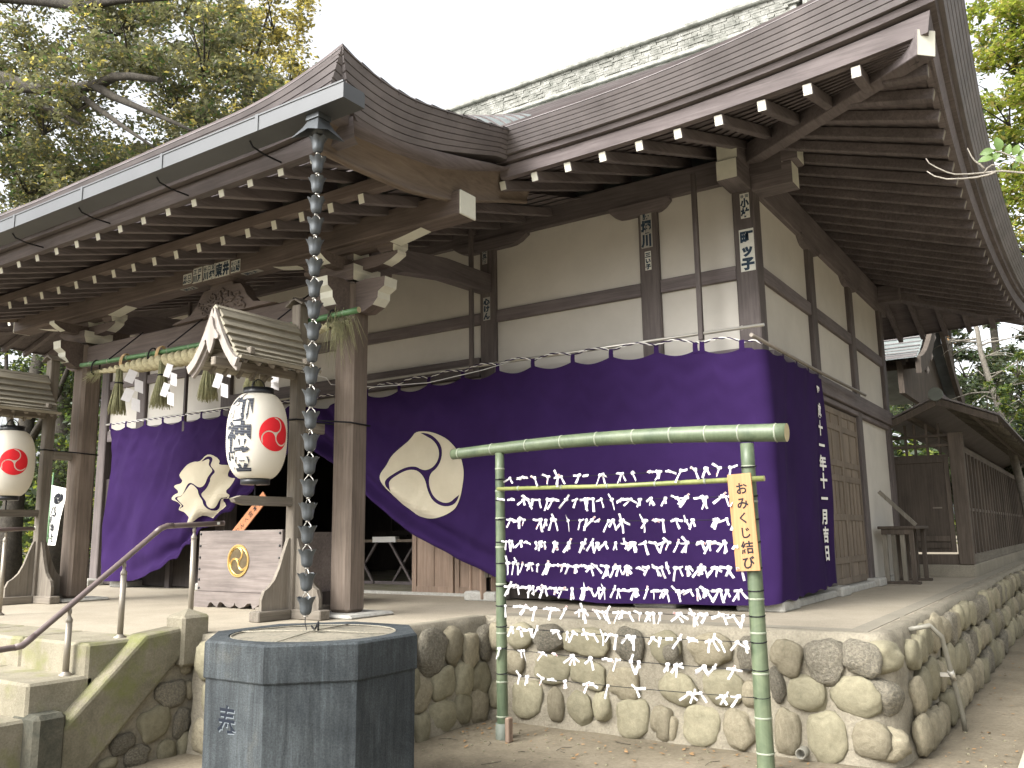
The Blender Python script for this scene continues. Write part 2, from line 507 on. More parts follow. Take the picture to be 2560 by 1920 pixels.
def thing(name, label, cat, loc=(0, 0, 0), group=None):
    o = bpy.data.objects.new(name, None)
    o.empty_display_size = 0.1
    COL.objects.link(o)
    o.location = loc
    ORG[o.name] = tuple(loc)
    o['label'] = label; o['category'] = cat
    if group:
        o['group'] = group
    return o

def tag(o, label, cat, group=None):
    o['label'] = label; o['category'] = cat
    if group:
        o['group'] = group
    return o

def inst(name, me, parent, loc, rot=(0, 0, 0), scale=(1, 1, 1), **kw):
    """an object that shares mesh data; loc in world coordinates"""
    ob = bpy.data.objects.new(name, me)
    COL.objects.link(ob)
    if parent:
        ob.parent = parent
        o = Vector(ORG[parent.name])
        ob.location = Vector(loc) - o
    else:
        ob.location = loc
    ORG[ob.name] = tuple(loc)
    ob.rotation_euler = rot
    ob.scale = scale
    for q, v in kw.items():
        ob[q] = v
    return ob

# ---- flat shapes (text and crests) cut to a grid so that they can follow a surface
_txt = {}
def glyph(ch, bold=0.0):
    key = (ch, bold)
    if key not in _txt:
        cu = bpy.data.curves.new('glyph', 'FONT')
        cu.body = ch; cu.offset = bold; cu.resolution_u = 3
        o = bpy.data.objects.new('glyph', cu)
        COL.objects.link(o)
        dg = bpy.context.evaluated_depsgraph_get()
        me = bpy.data.meshes.new_from_object(o.evaluated_get(dg))
        vv = [(v.co.x - 0.5, v.co.y - 0.37) for v in me.vertices]
        ff = [tuple(p.vertices) for p in me.polygons]
        bpy.data.objects.remove(o); bpy.data.curves.remove(cu); bpy.data.meshes.remove(me)
        _txt[key] = (vv, ff)
    return _txt[key]

def flat(shapes, step=None):
    """shapes: list of (verts2d, faces) or polygons; returns bmesh in the xy plane, cut on a grid"""
    bm = bmesh.new()
    for vv, ff in shapes:
        vs_ = [bm.verts.new((p[0], p[1], 0)) for p in vv]
        for fc in ff:
            try:
                bm.faces.new([vs_[i] for i in fc])
            except ValueError:
                pass
    if any(len(fc.verts) > 4 for fc in bm.faces):
        bmesh.ops.triangulate(bm, faces=[fc for fc in bm.faces if len(fc.verts) > 4])
    if step:
        xs = [v.co.x for v in bm.verts]; ys = [v.co.y for v in bm.verts]
        for ax, lo, hi in ((0, min(xs), max(xs)), (1, min(ys), max(ys))):
            n = int((hi - lo) / step)
            for i in range(1, n + 1):
                co = [0, 0, 0]; co[ax] = lo + i * step
                no = [0, 0, 0]; no[ax] = 1
                bmesh.ops.bisect_plane(bm, geom=bm.verts[:] + bm.edges[:] + bm.faces[:], plane_co=co, plane_no=no, dist=1e-5)
    return bm

def place_flat(bm, name, mat, parent, fn, **kw):
    mb = MB()
    bm.verts.index_update()
    bm.verts.ensure_lookup_table()
    mb.add([fn(v.co.x, v.co.y) for v in bm.verts], [tuple(v.index for v in fc.verts) for fc in bm.faces], 0, False)
    bm.free()
    return mb.build(name, [mat], parent, **kw)

def moved(shape, sx, sy, dx, dy, rot=0.0):
    vv, ff = shape
    c, s_ = cos(rot), sin(rot)
    return ([((x * c - y * s_) * sx + dx, (x * s_ + y * c) * sy + dy) for x, y in vv], ff)

def tomoe(R=1.0, turn=0.0, flip=1):
    """three comma shapes that swirl in a disc: round heads, tails that hug the next head"""
    out = []
    d, hr = 0.49, 0.385
    gr = d * sqrt(3) - hr                 # arc of the tail round the next head
    H1 = (d * cos(radians(120)), d * sin(radians(120)))
    tip = radians(166)
    for k in range(3):
        a0 = turn + k * 2 * pi / 3
        P = []
        n = 30
        for i in range(n):                # outer arc, tip back to the head
            a = lerp(tip, radians(12), i / (n - 1))
            P.append((0.99 * cos(a), 0.99 * sin(a)))
        P.append((0.955 * cos(radians(2)), 0.955 * sin(radians(2))))
        for i in range(1, 34):            # round the head to the point that faces the next head
            a = lerp(radians(-18), radians(-212), i / 33)
            P.append((d + hr * cos(a), hr * sin(a)))
        for i in range(1, 20):            # inner edge of the tail
            a = lerp(radians(-30), radians(112), i / 19)
            P.append((H1[0] + gr * cos(a), H1[1] + gr * sin(a)))
        ra = sqrt(P[-1][0] ** 2 + P[-1][1] ** 2); aa = atan2(P[-1][1], P[-1][0])
        for i in range(1, 8):
            t = i / 8
            a = lerp(aa, tip, t)
            P.append((lerp(ra, 0.985, t) * cos(a), lerp(ra, 0.985, t) * sin(a)))
        c, s_ = cos(a0), sin(a0)
        P = [((x * c - y * s_) * flip * R, (x * s_ + y * c) * R) for x, y in P]
        out.append((P, [tuple(range(len(P)))]))
    return out

def ellipse(rx, ry, n=32, cx=0, cy=0):
    return ([(cx + rx * cos(2 * pi * i / n), cy + ry * sin(2 * pi * i / n)) for i in range(n)], [tuple(range(n))])

def lerp(a, b, t):
    return a + (b - a) * t

def interp(x, pts):
    if x <= pts[0][0]:
        return pts[0][1]
    for (x0, y0), (x1, y1) in zip(pts, pts[1:]):
        if x <= x1:
            return y0 + (y1 - y0) * (x - x0) / (x1 - x0)
    return pts[-1][1]

def n3(x, y, z=0.0):
    return noise.noise(Vector((x, y, z)))
# ---------------------------------------------------------------- ground
H = 0.84
def ground_z(x, y):
    d = 0.02 * n3(x * 0.6, y * 0.6) + 0.008 * n3(x * 2.7, y * 2.7, 4)
    return d - 0.012
mb = MB()
xs = [-400, -120, -60] + [-30 + i for i in range(0, 20)] + [-10 + i * 0.2 for i in range(0, 66)] + [3.4, 5, 8, 14, 30, 80, 200, 400]
ys = [-200, -60, -20, -8, -3] + [0 + i * 0.25 for i in range(0, 40)] + [10 + i for i in range(0, 20)] + [34, 45, 70, 130, 260, 600]
mb.sheet([[(x, y, ground_z(x, y)) for x in xs] for y in ys])
g = mb.build('ground', 'dirt')
g['kind'] = 'structure'

# flat paving slab path at the right
mb = MB()
for i in range(9):
    mb.box(-0.62 + 0.02 * sin(i), 0.62, 6.35 + i * 1.16, 6.35 + i * 1.16 + 1.15, -0.05, 0.022 + 0.003 * sin(i * 3), 0, 0.01)
pth = mb.build('path', stony('path_slab', ((0.36, 0.32, 0.25), (0.47, 0.43, 0.34)), 2.5, 0.95, 0.3, 0.01, vary=0, fine=60))
pth['kind'] = 'structure'

# ---------------------------------------------------------------- stone platform
PF = thing('stone_platform', 'low platform of river stones and mortar under the shrine hall', 'platform', (-8, 10, 0))
def mortar_wall(name, p, q, z0, z1, nrm, amp=0.03):
    p = Vector(p); q = Vector(q); L = (q - p).length
    nu = max(2, int(L / 0.06)); nv = 14
    rows = []
    for j in range(nv + 1):
        rw = []
        for i in range(nu + 1):
            t = i / nu
            P = p.lerp(q, t); z = lerp(z0, z1, j / nv)
            b = 0.012 + amp * (n3(P.x * 5, P.y * 5, z * 5) + 0.5 * n3(P.x * 13, P.y * 13, z * 13)) + 0.05 * (1 - j / nv)
            if j == nv:
                b = -0.015 + 0.02 * n3(P.x * 4, P.y * 4)
            elif j == nv - 1:
                b = min(b, 0.0)
            o = Vector(nrm) * b
            rw.append((P.x + o.x, P.y + o.y, z))
        rows.append(rw)
    nn = Vector(nrm)
    rows.append([(a[0] - nn.x * (0.10 + 0.05 * n3(a[0] * 3, a[1] * 3)), a[1] - nn.y * (0.10 + 0.05 * n3(a[0] * 3, a[1] * 3)), z1 + 0.006) for a in rows[-1]])
    rows.append([(a[0] - nn.x * 0.05, a[1] - nn.y * 0.05, z1 - 0.02) for a in rows[-1]])
    w = MB().sheet(rows)
    return w.build(name, 'mortar', PF)

mb = MB()
mb.box(-14.6, -1.50, 6.50, 27, 0.02, H)
mb.box(-1.50, -1.37, 6.66, 27, 0.02, H)
mb.box(-5.72, -4.66, 4.32, 6.50, 0.02, H)
mb.box(-11.3, -5.94, 3.57, 6.50, 0.02, H)
mb.box(-5.94, -5.72, 4.32, 6.50, 0.02, H)
mb.build('floor_slab', 'concrete', PF)
mb = MB()       # border band 4 mm proud, with a hair line joint
for (x0, x1, y0, y1) in ((-4.56, -1.58, 6.53, 6.76), (-1.58, -1.44, 6.60, 27)):
    mb.box(x0, x1, y0, y1, H - 0.02, H + 0.004)
mb.build('border_band', 'border', PF)
def mortar_corner():
    """front and right faces as one skin that turns a rounded corner"""
    pts = []
    x = -4.62
    while x < -1.49:
        pts.append(((x, 6.45), (0, -1))); x += 0.06
    for i in range(7):
        a = -pi / 2 + pi / 2 * i / 6
        pts.append(((-1.49 + 0.20 * cos(a), 6.65 + 0.20 * sin(a)), (cos(a), sin(a))))
    y_ = 6.71
    while y_ < 27:
        pts.append(((-1.29, y_), (1, 0))); y_ += 0.06 if y_ < 14 else 0.3
    rows = []
    nv = 14
    for j in range(nv + 3):
        rw = []
        for (px, py), (nx, ny) in pts:
            z = -0.05 + (H + 0.05) * min(j, nv) / nv
            b = 0.012 + 0.03 * (n3(px * 5, py * 5, z * 5) + 0.5 * n3(px * 13, py * 13, z * 13)) + 0.05 * max(0, 1 - j / nv)
            if j == nv - 1:
                b = min(b, 0.0)
            elif j == nv:
                b = -0.02 + 0.02 * n3(px * 4, py * 4)
            elif j == nv + 1:
                b = -0.12 + 0.05 * n3(px * 3, py * 3); z = H + 0.006
            elif j == nv + 2:
                b = -0.17; z = H - 0.02
            rw.append((px + nx * b, py + ny * b, z))
        rows.append(rw)
    MB().sheet(rows).build('mortar', 'mortar', PF)
mortar_corner()
mortar_wall('mortar', (-4.62, 6.45, 0), (-4.62, 4.30, 0), -0.05, H, (1, 0, 0))
mortar_wall('mortar', (-4.62, 4.30, 0), (-5.74, 4.30, 0), -0.05, H, (0, -1, 0))

# river stones: a few shared shapes
def stone_mesh(seed, rough):
    rng = random.Random(seed)
    bm = bmesh.new()
    bmesh.ops.create_icosphere(bm, subdivisions=3, radius=1)
    srnd_e = rng.uniform(0.74, 0.98)
    ofs = Vector((rng.uniform(-50, 50), rng.uniform(-50, 50), rng.uniform(-50, 50)))
    for v in bm.verts:
        p = v.co.copy()
        e = srnd_e
        q = Vector([math.copysign(abs(c) ** e, c) for c in p])
        k = 1 + 0.30 * noise.noise(p * 0.9 + ofs) + 0.14 * noise.noise(p * 2.1 + ofs) + 0.05 * noise.noise(p * 3.6 + ofs) + rough * noise.noise(p * 5 + ofs)
        v.co = q * (k * 0.80)
    me = bpy.data.meshes.new('stone')
    bm.to_mesh(me); bm.free()
    for p in me.polygons:
        p.use_smooth = True
    return me
STONES = {}
for q in 'ABC':
    STONES[q] = []
    for i in range(5):
        me = stone_mesh(hash_ := (ord(q) * 31 + i * 7), {'A': 0.05, 'B': 0.02, 'C': 0.09}[q])
        me.materials.append(M['rock' + q])
        STONES[q].append(me)
srng = random.Random(11)
def put_stone(parent, uaxis, u, z, w, h, plane, nrm, depth=0.11, kind=None):
    depth *= srng.uniform(0.55, 0.8)
    k = kind or srng.choice('AABBBC')
    me = srng.choice(STONES[k])
    tilt = srng.uniform(-0.22, 0.22)
    if uaxis == 0:
        loc = (u, plane + nrm * 0.012, z)
        inst('stone', me, parent, loc, (0, tilt, 0), (w * 0.635, depth, h * 0.635))
    else:
        loc = (plane + nrm * 0.012, u, z)
        inst('stone', me, parent, loc, (tilt, 0, 0), (depth, w * 0.635, h * 0.635))
FRONT = [(-1.96, 0.67, 0.22, 0.26, 'A'), (-1.69, 0.66, 0.28, 0.29, 'C'), (-1.45, 0.69, 0.26, 0.22, 'C'), (-1.82, 0.43, 0.3, 0.27, 'B'), (-1.50, 0.44, 0.30, 0.26, 'B'), (-1.71, 0.14, 0.29, 0.32, 'B'), (-1.43, 0.17, 0.28, 0.26, 'A'), (-1.98, 0.16, 0.18, 0.32, 'A'), (-2.33, 0.14, 0.23, 0.29, 'A'), (-2.64, 0.14, 0.31, 0.28, 'B'), (-2.53, 0.69, 0.33, 0.24, 'A'), (-2.83, 0.64, 0.16, 0.18, 'C'), (-2.23, 0.67, 0.16, 0.23, 'C'), (-2.79, 0.38, 0.29, 0.23, 'B'), (-2.43, 0.41, 0.34, 0.23, 'B'), (-2.21, 0.39, 0.17, 0.19, 'A'), (-2.89, 0.1, 0.15, 0.2, 'A'), (-2.04, 0.47, 0.12, 0.21, 'C'), (-4.22, 0.69, 0.28, 0.2, 'B'), (-3.93, 0.69, 0.29, 0.21, 'C'), (-3.57, 0.68, 0.39, 0.24, 'B'), (-3.19, 0.68, 0.24, 0.25, 'C'), (-2.88, 0.67, 0.27, 0.23, 'B'), (-4.29, 0.47, 0.22, 0.21, 'A'), (-3.93, 0.45, 0.37, 0.23, 'B'), (-3.56, 0.43, 0.3, 0.24, 'B'), (-3.26, 0.39, 0.27, 0.27, 'A'), (-4.18, 0.19, 0.33, 0.29, 'B'), (-3.88, 0.17, 0.17, 0.29, 'A'), (-3.65, 0.16, 0.23, 0.25, 'B'), (-3.44, 0.2, 0.19, 0.26, 'B'), (-3.2, 0.13, 0.31, 0.28, 'B'), (-2.94, 0.13, 0.17, 0.27, 'A'), (-4.46, 0.68, 0.16, 0.24, 'A'), (-4.47, 0.2, 0.18, 0.26, 'B')]
for (u_, z, w, h, k) in FRONT:
    put_stone(PF, 0, u_, z, w, h, 6.42, -1, 0.12, k)
PSIDE = [(5.66, 0.62, 0.37, 0.35, 'C'), (5.93, 0.65, 0.24, 0.31, 'A'), (6.15, 0.59, 0.23, 0.31, 'A'), (6.38, 0.63, 0.24, 0.29, 'C'), (5.50, 0.32, 0.28, 0.29, 'A'), (5.79, 0.37, 0.32, 0.25, 'B'), (6.07, 0.36, 0.25, 0.28, 'B'), (6.3, 0.34, 0.26, 0.31, 'B'), (5.5, 0.07, 0.2, 0.26, 'B'), (5.79, 0.1, 0.4, 0.25, 'B'), (6.04, 0.14, 0.25, 0.25, 'B'), (6.27, 0.11, 0.28, 0.3, 'A')]
for (u_, z, w, h, k) in PSIDE:
    put_stone(PF, 1, u_, z, w, h, -4.60, 1, 0.12, k)
for i in range(4):
    for j, z in enumerate((0.13, 0.40, 0.66)):
        put_stone(PF, 1, 4.45 + i * 0.27 + (0.12 if j == 1 else 0), z, 0.26, 0.27, -4.60, 1, 0.12)
for i in range(4):
    for j, z in enumerate((0.13, 0.40, 0.66)):
        put_stone(PF, 0, -5.56 + i * 0.27 + (0.1 if j == 1 else 0), z, 0.26, 0.26, 4.28, -1, 0.11)
for j, z in enumerate((0.12, 0.40, 0.68)):
    y = 6.74 + 0.09 * j
    while y < 21:
        w = srng.uniform(0.22, 0.44)
        put_stone(PF, 1, y + w / 2, z + srng.uniform(-0.04, 0.03), w * 0.97, srng.uniform(0.22, 0.31), -1.26 + 0.03 * (2 - j), 1, 0.115)
        y += w
# big corner stones
for z, sx_, sy_, sz_, k in ((0.15, 0.20, 0.21, 0.155, 0), (0.43, 0.19, 0.18, 0.145, 2), (0.695, 0.18, 0.19, 0.12, 1)):
    inst('stone', STONES['ABC'[k]][k], PF, (-1.42, 6.57, z), (0, 0, 0.4 * k + 0.6), (sx_ * 1.25, sy_ * 1.25, sz_ * 1.12))
# stone footings that carry posts
for (x, y) in ((-5.76, 5.90), (-10.28, 5.90)):
    MB().box(x - 0.30, x + 0.30, y - 0.28, y + 0.30, H - 0.01, H + 0.035, 0, 0.02).build('post_footing', 'granite', PF)
for x in (-2.61, -3.64, -5.70, -10.4, -12.46, -13.5):
    MB().box(x - 0.22, x + 0.22, 7.84, 8.35, H - 0.01, H + 0.10, 0, 0.02).build('wall_footing', 'granite', PF)
for y in (10.1, 12.05, 14.05):
    MB().box(-2.85, -2.38, y - 0.2, y + 0.2, H - 0.01, H + 0.10, 0, 0.02).build('wall_footing', 'granite', PF)
mb = MB()
mb.box(-2.9, -2.44, 8.30, 14.0, H - 0.01, H + 0.07, 0, 0.015)
mb.build('side_sill', 'granite', PF)

# ---------------------------------------------------------------- front steps
ST = thing('stone_steps', 'mossy stone steps with sloping side walls up to the porch', 'steps', (-8.0, 3.3, 0))
for i, (y0, y1, z) in enumerate(((3.50, 4.0, H + 0.006), (3.11, 3.56, 0.635), (2.80, 3.17, 0.42), (2.45, 2.86, 0.21))):
    cuts = [-10.25, -8.9, -7.62, -6.74, -5.86] if i != 1 else [-10.25, -9.3, -8.0, -6.9, -5.86]
    for a, b in zip(cuts, cuts[1:]):
        mb = MB().box(a + 0.006, b - 0.006, y0, y1, -0.05, z, 0, 0.018)
        mb.build('step_block', 'step', ST)
for mir in (0, 1):
    X = (lambda x: x) if not mir else (lambda x: -16.1 - x)
    tx = lambda x0, x1: (min(X(x0), X(x1)), max(X(x0), X(x1)))
    a, b = tx(-5.95, -5.73)
    poly = [(3.28, 0.345), (3.85, 0.875), (4.16, 0.905), (4.16, 0.695), (3.42, -0.02), (3.28, -0.02)]
    mb = MB().prism(poly, lambda y, z: (a, y, z), (b - a, 0, 0))
    w = mb.build('sloping_side_wall', 'parapet', ST)
    bv = w.modifiers.new('bevel', 'BEVEL'); bv.width = 0.025; bv.segments = 2; bv.limit_method = 'ANGLE'
    # stone faced wall under the slope
    poly = [(3.45, -0.02), (4.16, 0.69), (4.32, 0.69), (4.32, -0.02)]
    a2, b2 = tx(-5.93, -5.79)
    mb = MB().prism(poly, lambda y, z: (a2, y, z), (b2 - a2, 0, 0))
    mb.build('rubble_wall', 'mortar', ST)
    a, b = tx(-6.03, -5.715)
    mb = MB().box(a, b, 3.10, 3.31, -0.05, 0.452, 0, 0.03)
    mb.build('low_end_post', 'lowpost', ST)
    a, b = tx(-5.925, -5.705)
    mb = MB()
    mb.box(a, b, 4.135, 4.37, 0.62, 0.985, 0, 0.02)
    cx_, cy_ = (a + b) / 2, 4.2525
    mb.add([(a + .02, 4.155, .984), (b - .02, 4.155, .984), (b - .02, 4.35, .984), (a + .02, 4.35, .984), (cx_, cy_, 1.03)],
           [(0, 1, 4), (1, 2, 4), (2, 3, 4), (3, 0, 4)])
    mb.build('cap_post', 'step', ST)
SSIDE = [(4.11, 0.44, 0.23, 0.19, 'C'), (3.99, 0.25, 0.28, 0.24, 'B'), (4.21, 0.22, 0.14, 0.2, 'C'), (3.74, 0.16, 0.19, 0.13, 'C'), (3.87, 0.05, 0.21, 0.15, 'C'), (4.10, 0.04, 0.15, 0.17, 'B'), (4.23, 0.60, 0.1, 0.08, 'A'), (4.27, 0.44, 0.08, 0.15, 'A'), (4.25, 0.04, 0.13, 0.2, 'B'), (3.64, 0.05, 0.15, 0.08, 'B')]
for (u_, z, w, h, k) in SSIDE:
    put_stone(ST, 1, u_, z, w, h, -5.80, 1, 0.075, k)
# ---------------------------------------------------------------- shrine hall
XC, YM = -8.05, 11.1
XR, YF = -2.5, 8.05
HL = thing('shrine_hall', 'timber shrine hall with cream plaster walls and a sweeping copper roof', 'shrine', (-8.05, 11.1, H))

def mx(p, left=False, back=False):
    return (2 * XC - p[0] if left else p[0], 2 * YM - p[1] if back else p[1], p[2])

# eave line: rafter ends, curved up and out at the corner
BX, BY, BZ = -0.81, 6.34, 4.75
def sweep(c):
    return 0.13 * (1 - c / 5) ** 2 if c < 5 else 0.0
def sori(c, w):
    a = 0.10 * (1 - c / 2.5) ** 2 if c < 2.5 else 0.0
    b = 0.30 * (1 - c / 3.0) ** 2 if c < 3 else 0.0
    return lerp(a, b, w)
def eave_front(x, o=0.0, dz=0.0, w=0.0):
    c = max(0.0, (BX + 0.13 + o) - x)
    return (x, BY - sweep(c) - o, BZ + dz + sori(c, w))
def eave_side(y, o=0.0, dz=0.0, w=0.0):
    c = max(0.0, y - (BY - 0.13 - o))
    return (BX + sweep(c) + o, y, BZ + dz + sori(c, w))
XV = -4.04                       # edge of the porch roof

# --- posts
def post(x, y, z0, z1, w, mat, name='post', ch=0.012):
    return MB().box(x - w / 2, x + w / 2, y - w / 2, y + w / 2, z0, z1, 0, ch).build(name, mat, HL)
for x in (-2.61, -3.635, -5.705, -10.395, -12.465, -13.49):
    post(x, YF + 0.105, H + 0.09, 5.2, 0.215, 'eave_z', 'wall_post')
for y in (10.1, 12.05, 14.04):
    post(XR - 0.108, y, H + 0.09, 5.2, 0.215, 'eave_z', 'wall_post')
PX = (-5.77, -10.28)
for x in PX:
    post(x, 5.895, H + 0.03, 3.95, 0.245, 'post', 'porch_post', 0.035)

# --- wall beams
def beam(name, x0, x1, y0, y1, z0, z1, mat='eave_x', ch=0.008):
    return MB().box(x0, x1, y0, y1, z0, z1, 0, ch).build(name, mat, HL)
fx = (-2.61, -3.635, -5.705, -10.395, -12.465, -13.49)
for a, b in zip(fx[1:], fx):
    if a == -10.395:
        beam('nageshi_beam', a + .11, b - .11, YF - 0.03, YF + 0.15, 3.36, 3.585)
    else:
        beam('nageshi_beam', a + .11, b - .11, YF + 0.02, YF + 0.15, 3.12, 3.30)
    beam('tie_beam', a + .108, b - .108, YF + 0.012, YF + 0.13, 3.985, 4.125)
sy = (8.155, 10.1, 12.05, 14.04)
for a, b in zip(sy, sy[1:]):
    beam('tie_beam', XR - 0.13, XR - 0.012, a + .108, b - .108, 3.985, 4.135, 'eave_y')
beam('nageshi_beam', XR - 0.13, XR + 0.035, 8.30, 14.16, 3.09, 3.29, 'eave_y')
beam('nageshi_beam', XR - 0.10, XR - 0.002, 8.30, 13.93, 3.02, 3.085, 'eave_y')
beam('wall_plate', -13.9, -2.2, YF - 0.005, YF + 0.20, 4.985, 5.25)
beam('wall_plate', XR - 0.205, XR + 0.002, YF + 0.2, 14.5, 4.87, 5.25, 'eave_y')
beam('wall_plate', -13.9, -2.2, 13.95, 14.15, 4.985, 5.25)
# beam ends that poke out at the corner
mb = MB().box(-2.27, -2.19, YF + 0.0, YF + 0.20, 4.98, 5.24, 0, 0.01)
mb.build('beam_end', 'endpaint', HL)
for (y, z0, z1) in ((7.70, 5.07, 5.27), (7.665, 4.86, 5.065)):
    mb = MB()
    mb.box(-2.725, -2.515, y, YF - 0.006, z0, z1, 0, 0.006, mats={2: 1})
    mb.build('beam_end', ['eave_y', 'endpaint'], HL)
for (x, z0, z1) in ((-2.05, 5.07, 5.27), (-2.11, 4.84, 5.065)):
    mb = MB()
    mb.box(XR - 0.01, x, YF - 0.004, YF + 0.235, z0, z1, 0, 0.006, mats={1: 1})
    mb.build('beam_end', ['eave_x', 'endpaint'], HL)
# boat shaped arms under the wall plate
def boat_arm(cx, y0, y1, L, zt, zb, axis='x', x=None):
    pts = []
    for i in range(13):
        t = -1 + 2 * i / 12
        zz = zb if abs(t) < 0.55 else zb + (zt - zb) * 0.75 * ((abs(t) - 0.55) / 0.45) ** 2
        pts.append((t * L / 2, zz))
    poly = pts + [(L / 2, zt), (-L / 2, zt)]
    if axis == 'x':
        mb = MB().prism(poly, lambda u_, z: (cx + u_, y0, z), (0, y1 - y0, 0))
    else:
        mb = MB().prism(poly, lambda u_, z: (x, cx + u_, z), (y1 - y0, 0, 0))
    return mb.build('boat_shaped_arm', 'eave_x' if axis == 'x' else 'eave_y', HL)
for x in (-3.72, -5.66, -10.44, -12.4):
    boat_arm(x, YF - 0.035, YF + 0.16, 1.05 if x != -3.72 else 0.7, 4.99, 4.86)
for y in (10.1, 12.05):
    boat_arm(y, XR - 0.18, XR + 0.015, 0.8, 4.90, 4.78, 'y', XR - 0.18)

# --- plaster panels
def panel(x0, x1, y0, y1, z0, z1):
    MB().box(x0, x1, y0, y1, z0, z1).build('plaster_panel', 'plaster', HL)
for a, b in zip(fx[1:], fx):
    zl = 3.58 if a == -10.395 else 3.295
    panel(a + .1, b - .1, YF + 0.055, YF + 0.12, 4.12, 4.99)
    panel(a + .1, b - .1, YF + 0.055, YF + 0.12, zl, 3.99)
panel(-10.29, -5.81, YF + 0.06, YF + 0.12, 3.0, 3.365)
for a, b in zip(sy, sy[1:]):
    panel(XR - 0.12, XR - 0.055, a + .1, b - .1, 4.13, 4.9)
    panel(XR - 0.12, XR - 0.055, a + .1, b - .1, 3.28, 3.99)
panel(XR - 0.12, XR - 0.055, 12.15, 13.94, H + 0.07, 3.03)
panel(-12.36, -10.5, YF + 0.055, YF + 0.12, 2.5, 3.13)
# mullion posts seen above the left curtain
for x in (-11.55,):
    MB().box(x - .05, x + .05, YF + 0.0, YF + 0.13, H, 3.12).build('mullion', 'eave_z', HL)

# --- lower front wall, opening and interior
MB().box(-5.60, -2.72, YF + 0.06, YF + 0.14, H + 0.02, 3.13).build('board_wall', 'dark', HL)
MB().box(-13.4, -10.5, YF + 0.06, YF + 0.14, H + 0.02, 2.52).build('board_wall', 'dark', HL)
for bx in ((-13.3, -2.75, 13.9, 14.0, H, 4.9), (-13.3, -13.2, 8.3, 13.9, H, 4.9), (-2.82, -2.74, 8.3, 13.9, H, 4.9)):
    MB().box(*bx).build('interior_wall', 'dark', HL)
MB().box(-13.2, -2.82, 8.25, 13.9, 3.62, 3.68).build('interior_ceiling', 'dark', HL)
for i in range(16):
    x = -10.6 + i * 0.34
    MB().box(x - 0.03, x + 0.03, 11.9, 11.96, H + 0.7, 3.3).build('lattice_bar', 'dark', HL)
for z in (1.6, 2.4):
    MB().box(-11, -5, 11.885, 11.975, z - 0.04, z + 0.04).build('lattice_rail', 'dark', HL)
MB().box(-13.2, -2.8, YF + 0.35, 13.9, H - 0.02, H + 0.02).build('inner_floor', 'step', HL)
MB().box(-10.3, -5.8, YF + 0.28, YF + 0.35, H - 0.02, H + 0.035, 0, 0.004).build('door_sill', 'granite', HL)

def leaf_door(org, ax, w, h, rows, cols, mat, th=0.045, name='door_leaf'):
    """panelled leaf: org bottom corner, ax unit vector along its width; rows: list of (height share, columns)"""
    org = Vector(org); ax = Vector(ax); nrm = Vector((ax.y, -ax.x, 0)); up = Vector((0, 0, 1))
    st, rl = 0.07, 0.075
    mb = MB()
    for s0, s1 in ((0, st), (w - st, w)):
        mb.obox(org + ax * ((s0 + s1) / 2) + up * (h / 2), (ax, nrm, up), ((s1 - s0) / 2, th / 2, h / 2), 0, 0.004)
    z = 0.0
    tot = sum(q for q, _ in rows)
    for i, (share, nc) in enumerate(rows):
        mb.obox(org + ax * (w / 2) + up * (z + rl / 2), (ax, nrm, up), (w / 2 - st - 0.001, th / 2 - 0.002, rl / 2), 0, 0.003)
        hh = (h - rl) * share / tot
        for j in range(1, nc):
            q = st + (w - 2 * st) * j / nc
            mb.obox(org + ax * q + up * (z + rl + (hh - rl) / 2), (ax, nrm, up), (0.022, th / 2 - 0.006, (hh - rl) / 2 - 0.001), 0, 0.003)
        z += hh
    mb.obox(org + ax * (w / 2) + up * (h - rl / 2), (ax, nrm, up), (w / 2 - st - 0.001, th / 2 - 0.002, rl / 2), 0, 0.003)
    d = mb.build(name, mat, HL)
    mb = MB()
    mb.obox(org + ax * (w / 2) + up * (h / 2), (ax, nrm, up), (w / 2 - 0.02, 0.006, h / 2 - 0.02))
    mb.build('door_panel', mat, d)
    return d
ROWS = [(0.75, 2), (1.55, 4), (1.45, 4), (0.55, 2), (1.35, 2), (0.6, 2)]
leaf_door((XR - 0.06, 10.21, H + 0.08), (0, 1, 0), 0.865, 2.08, ROWS, 2, 'door')
leaf_door((XR - 0.06, 11.08, H + 0.08), (0, 1, 0), 0.865, 2.08, ROWS, 2, 'door')
leaf_door((XR - 0.06, 8.27, H + 0.08), (0, 1, 0), 0.86, 2.08, ROWS, 2, 'door')
leaf_door((XR - 0.06, 9.13, H + 0.08), (0, 1, 0), 0.86, 2.08, ROWS, 2, 'door')
# entrance doors: a fixed leaf and two folded leaves
leaf_door((-7.08, 8.36, H + 0.03), (1, 0, 0), 0.64, 2.3, [(3.2, 2), (1, 1)], 2, 'door_brown')
leaf_door((-6.42, 8.36, H + 0.03), (1, 0, 0), 0.62, 2.3, [(3.2, 2), (1, 1)], 2, 'door_brown')
d0 = Vector((0.72, -0.60, 0)).normalized()
FD = leaf_door((-6.07, 8.20, H + 0.02), d0, 0.56, 2.3, [(1.1, 1), (0.6, 2), (2.6, 2)], 2, 'door_brown', 0.06, 'folding_leaf')
leaf_door((-5.99, 8.285, H + 0.02), d0, 0.56, 2.3, [(1.1, 1), (0.6, 2), (2.6, 2)], 2, 'door_brown', 0.06, 'folding_leaf')
mb = MB()
e1 = Vector((-6.07, 8.20, 0)) + d0 * 0.563
for k in (-1, 1):
    mb.obox(e1 + Vector((0.035, 0.043, 1.22)) + Vector((-d0.y, d0.x, 0)) * (0.028 * k), (d0, Vector((-d0.y, d0.x, 0)), (0, 0, 1)), (0.003, 0.022, 0.13), 0, 0.001)
mb.build('hinge', 'bronze', FD)

